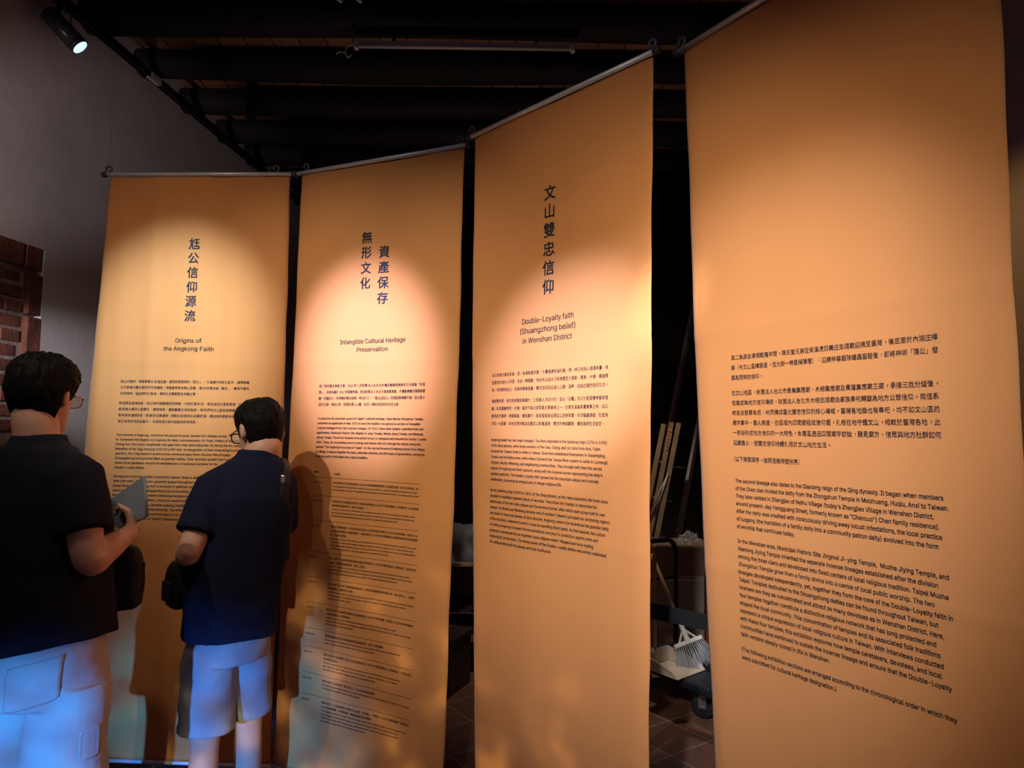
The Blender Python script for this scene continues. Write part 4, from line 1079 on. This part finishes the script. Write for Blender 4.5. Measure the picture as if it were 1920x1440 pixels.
def dustpan():
    c = Vector((.938, 4.120, DZ))
    root = empty('dustpan', c, 'beige dustpan with upright wooden handle on the platform trolley', 'dustpan')
    f = Vector((.66, -.75, 0)); s = Vector((.75, .66, 0)); z = Vector((0, 0, 1))
    bm = bmesh.new()
    def P(u, w, h): return bm.verts.new(c + s*u + f*w + z*h)
    w0, w1 = .115, .135
    outer = [P(-w0, -.10, 0), P(w0, -.10, 0), P(w1, .14, 0), P(-w1, .14, 0)]
    inner = [P(-w0+.004, -.094, .005), P(w0-.004, -.094, .005), P(w1-.004, .14, .003), P(-w1+.004, .14, .003)]
    ot = [P(-w0-.006, -.112, .085), P(w0+.006, -.112, .085), P(w1+.004, .10, .035), P(-w1-.004, .10, .035)]
    it = [P(-w0, -.106, .085), P(w0, -.106, .085), P(w1-.001, .10, .034), P(-w1+.001, .10, .034)]
    bm.faces.new(outer[::-1]); bm.faces.new(inner)
    for i, j in ((0, 1), (1, 2), (3, 0)):
        bm.faces.new((outer[i], outer[j], ot[j], ot[i])); bm.faces.new((inner[j], inner[i], it[i], it[j])); bm.faces.new((ot[i], ot[j], it[j], it[i]))
    bm.faces.new((outer[2], outer[3], inner[3], inner[2]))
    bm.faces.new((outer[2], inner[2], it[2], ot[2])); bm.faces.new((outer[3], ot[3], it[3], inner[3]))
    from_bm('pan', bm, MT['beige'], root)
    bm = bmesh.new(); h = c - f*.095 - s*.03
    tube(bm, [h + z*.02, h + z*.10], .017, 14); from_bm('socket', bm, MT['beige'], root, True)
    bm = bmesh.new(); tube(bm, [h + z*.06, h + z*.68, h + z*.69], [.0125, .0125, .009], 14); from_bm('handle', bm, MT['wood'], root, True)
dustpan()
def broom():
    tip = Vector((1.115, 4.115, DZ)); top = Vector((.885, 4.42, .80))
    d = (top - Vector((1.055, 4.185, .34))).normalized()
    hd = Vector((1.055, 4.180, .330))
    root = empty('broom', tip, 'broom with white head, grey bristles and wooden handle, leaning on the trolley handle', 'broom')
    bm = bmesh.new(); tube(bm, [hd + d*.10, top], .011, 14); from_bm('handle', bm, MT['wood'], root, True)
    bm = bmesh.new(); tube(bm, [hd + d*.012, hd + d*.03, hd + d*.16], [.020, .016, .0135], 14); 
    s = Vector((.80, -.38, -.36)); s = (s - d*s.dot(d)).normalized(); n = s.cross(d)
    rr = Matrix((s, n, d)).transposed()
    box(bm, hd + d*.006, (.175, .034, .024), rr, .006)
    for k in (-1, 1): tube(bm, [hd + d*.085, hd + s*.055*k + d*.012], .006, 8)
    from_bm('head', bm, MT['white'], root)
    rnd = random.Random(5); bm = bmesh.new()
    for i in range(16):
        for j in range(4):
            for _ in range(2):
                p = hd + s*(-.082 + .164*i/15) + n*(-.012 + .008*j); e = p - d*rnd.uniform(.115, .150) + s*(i-7.5)*.0055 + n*rnd.uniform(-.02, .02) + s*rnd.uniform(-.01, .01)
                if e.z < DZ: e = p.lerp(e, max(.3, (p.z-DZ)/(p.z-e.z)))
                tube(bm, [p, p.lerp(e, .5), e], [.0020, .0019, .0012], 5)
    o = from_bm('bristles', bm, MT['bristle'], root); 
broom()
def boxes():
    # low beige cabinet, carton on it, film on the carton
    rot = Matrix.Rotation(math.radians(-6), 3, 'Z')
    c = Vector((1.165, 5.02, 0))
    root = empty('storage_cabinet', c, 'low beige cabinet standing behind the platform trolley', 'cabinet')
    bm = bmesh.new(); box(bm, c + Vector((0, 0, .295)), (.36, .36, .59), rot, .004); from_bm('carcass', bm, MT['board'], root)
    bm = bmesh.new(); box(bm, c + rot @ Vector((.02, -.186, .30)), (.30, .012, .52), rot, .002); from_bm('door', bm, MT['board'], root)
    root = empty('cardboard_box', c + Vector((0, 0, .592)), 'brown cardboard box on the low cabinet, behind the trolley handle', 'box')
    bm = bmesh.new(); box(bm, c + Vector((0, 0, .592+.095)), (.44, .36, .19), rot, .003); from_bm('carton', bm, MT['carton'], root)
    bm = bmesh.new()
    for s in (-1, 1): box(bm, c + rot @ Vector((0, s*.09, .786)), (.43, .172, .004), rot)
    from_bm('flap', bm, MT['carton'], root)
    bm = bmesh.new(); bmesh.ops.create_icosphere(bm, subdivisions=4, radius=1)
    q = c + Vector((.09, -.08, .790))
    for v in bm.verts:
        k = 1 + .40*noise.noise(v.co*2.3) + .28*noise.noise(v.co*7)
        v.co = Vector((v.co.x*.070*k, v.co.y*.06*k, max(0, v.co.z)*.072*k)) + q
    bmesh.ops.remove_doubles(bm, verts=bm.verts[:], dist=1e-5)
    o = from_bm('plastic_wrap', bm, MT['film'], None, False); rebase(o, q); tagtop(o, 'crumpled clear plastic wrap lying on top of the cardboard box', 'wrap')
    root = empty('crate', (1.52, 5.05, 0), 'orange red plastic crate beside the low cabinet, by the right banner edge', 'crate')
    bm = bmesh.new()
    for k in range(5): box(bm, (1.52, 5.05, .06+.105*k), (.30, .34, .085), rot, .006)
    box(bm, (1.52, 5.05, .27), (.285, .325, .53), rot); from_bm('body', bm, MT['orange'], root)
    bm = bmesh.new(); box(bm, (1.52, 5.05, .545), (.32, .36, .03), rot, .006); from_bm('lid', bm, MT['red'], root)
    root = empty('storage_tub', (.80, 5.12, 0), 'dark red storage tub on the floor behind the dustpan', 'tub')
    bm = bmesh.new(); ringloft(bm, [(Vector((.80, 5.12, z)), Vector((a, 0, 0)), Vector((0, b, 0)), 6) for z, a, b in ((0, .13, .12), (.02, .14, .13), (.30, .155, .15), (.34, .16, .155))], 32); from_bm('body', bm, MT['red'], root)
    bm = bmesh.new(); ringloft(bm, [(Vector((.80, 5.12, z)), Vector((a, 0, 0)), Vector((0, b, 0)), 6) for z, a, b in ((.34, .168, .163), (.36, .168, .163), (.372, .15, .145))], 32); from_bm('lid', bm, MT['red'], root)
boxes()
def step_ladder():
    b = Vector((.92, 5.36, 0)); t = Vector((1.315, 5.68, 1.63)); d = (t-b).normalized()
    root = empty('step_ladder', b, 'folded wooden step ladder leaning behind the trolley, oval maker plate near its top', 'ladder')
    s = Vector((.93, -.28, 0)); s = (s - d*s.dot(d)).normalized(); n = s.cross(d); rot = Matrix((s, n, d)).transposed()
    L = (t-b).length
    for k, (o, q, dl) in enumerate(((-.075, .0, -.02), (-.012, .02, 0), (.045, .035, 0), (-.035, -.04, -.05))):
        bm = bmesh.new(); box(bm, b + d*((L+dl)/2+.005) + s*o + n*q, (.040, .022, L+dl), rot, .003); from_bm('stile', bm, MT['ladderwood'], root)
    for k in range(5):
        bm = bmesh.new(); box(bm, b + d*(.22+.29*k) + s*(-.02) - n*.030, (.15, .05, .018), rot, .002); from_bm('tread', bm, MT['ladderwood'], root)
    for o in (.0, .045):
        bm = bmesh.new(); tube(bm, [b + d*(L-.42) + s*(.04) + n*.055, b + d*(L-.78) + s*(o-.045) + n*.055], .006, 8); from_bm('brace', bm, MT['alu'], root, True)
    bm = bmesh.new(); c = b + d*(L-.14) + s*(-.012) + n*(.0335)
    ringloft(bm, [(c + n*.002, s*.020, d*.095, 3), (c - n*.002, s*.020, d*.095, 3)], 32)
    pl = from_bm('maker_plate', bm, MT['wood'], root)
    for k in range(5):
        bm = bmesh.new(); pts = [c + n*.0035 + d*(.06-.03*k + .010*math.sin(i*1.1)) + s*(-.010 + .0035*i) for i in range(7)]
        tube(bm, pts, .0016, 6); from_bm('script_mark', bm, MT['black'], pl)
step_ladder()
def extension_ladder():
    def rail(r0, r1, y0, y1, z1): return Vector((r0*y0, y0, .0)), Vector((r1*y1, y1, z1))
    a0, a1 = rail(.172, .262, 5.80, 6.40, 2.75)
    off = Vector((.205, -.16, 0))
    b0, b1 = a0 + off, a1 + off
    root = empty('extension_ladder', (a0+b0)/2, 'dull grey aluminium ladder leaning in the dark behind the wooden step ladder', 'ladder')
    for p, q in ((a0, a1), (b0, b1)):
        d = (q-p).normalized(); s = off.normalized(); n = s.cross(d); rot = Matrix(((s - d*s.dot(d)).normalized(), n, d)).transposed()
        bm = bmesh.new(); box(bm, (p+q)/2 + Vector((0, 0, .01)), (.028, .062, (q-p).length), rot, .003); from_bm('rail', bm, MT['alu'], root)
    for k in range(9):
        t = (.12 + .285*k)/2.75
        bm = bmesh.new(); tube(bm, [a0.lerp(a1, t), b0.lerp(b1, t)], .015, 12); from_bm('rung', bm, MT['blackp'], root, True)
extension_ladder()
def back_table():
    c = Vector((-.42, 4.95, 0)); w, dp, h = .9, .5, .665
    root = empty('work_table', c, 'dark wooden table with lower shelf, seen through the gap between middle banners', 'table')
    bm = bmesh.new(); box(bm, c + Vector((0, 0, h)), (w, dp, .025), None, .004); from_bm('tabletop', bm, MT['ladderwood'], root)
    for x in (-1, 1):
        for y in (-1, 1):
            bm = bmesh.new(); box(bm, c + Vector((x*(w/2-.03), y*(dp/2-.03), (h-.012)/2)), (.04, .04, h-.012), None, .003); from_bm('leg', bm, MT['darkwood'], root)
    for z in (.22, .36):
        bm = bmesh.new(); box(bm, c + Vector((0, -.01, z)), (w-.06, dp-.04, .014), None, .002); from_bm('shelf', bm, MT['darkwood'], root)
    # cloth bundle lying on it
    q = c + Vector((.04, -.06, h+.0125)); bm = bmesh.new(); bmesh.ops.create_icosphere(bm, subdivisions=4, radius=1)
    for v in bm.verts:
        k = 1 + .3*noise.noise(v.co*1.8) + .12*noise.noise(v.co*5)
        v.co = Vector((v.co.x*.22*k, v.co.y*.17*k, max(0, v.co.z)*.23*k)) + q
    bmesh.ops.remove_doubles(bm, verts=bm.verts[:], dist=1e-5)
    o = from_bm('cloth_bundle', bm, MT['greycloth'], None, True); rebase(o, q); tagtop(o, 'crumpled grey cloth bundle on the dark table between the middle banners', 'cloth')
    root = empty('low_chest', (-.52, 4.40, 0), 'low dark wooden chest on the floor in front of the dark table', 'chest')
    r = Matrix.Rotation(math.radians(-22), 3, 'Z')
    bm = bmesh.new(); box(bm, Vector((-.52, 4.40, .15)), (.50, .30, .30), r, .006); from_bm('body', bm, MT['darkwood'], root)
    bm = bmesh.new(); box(bm, Vector((-.52, 4.40, .315)), (.53, .33, .03), r, .006); from_bm('lid', bm, MT['darkwood'], root)
back_table()
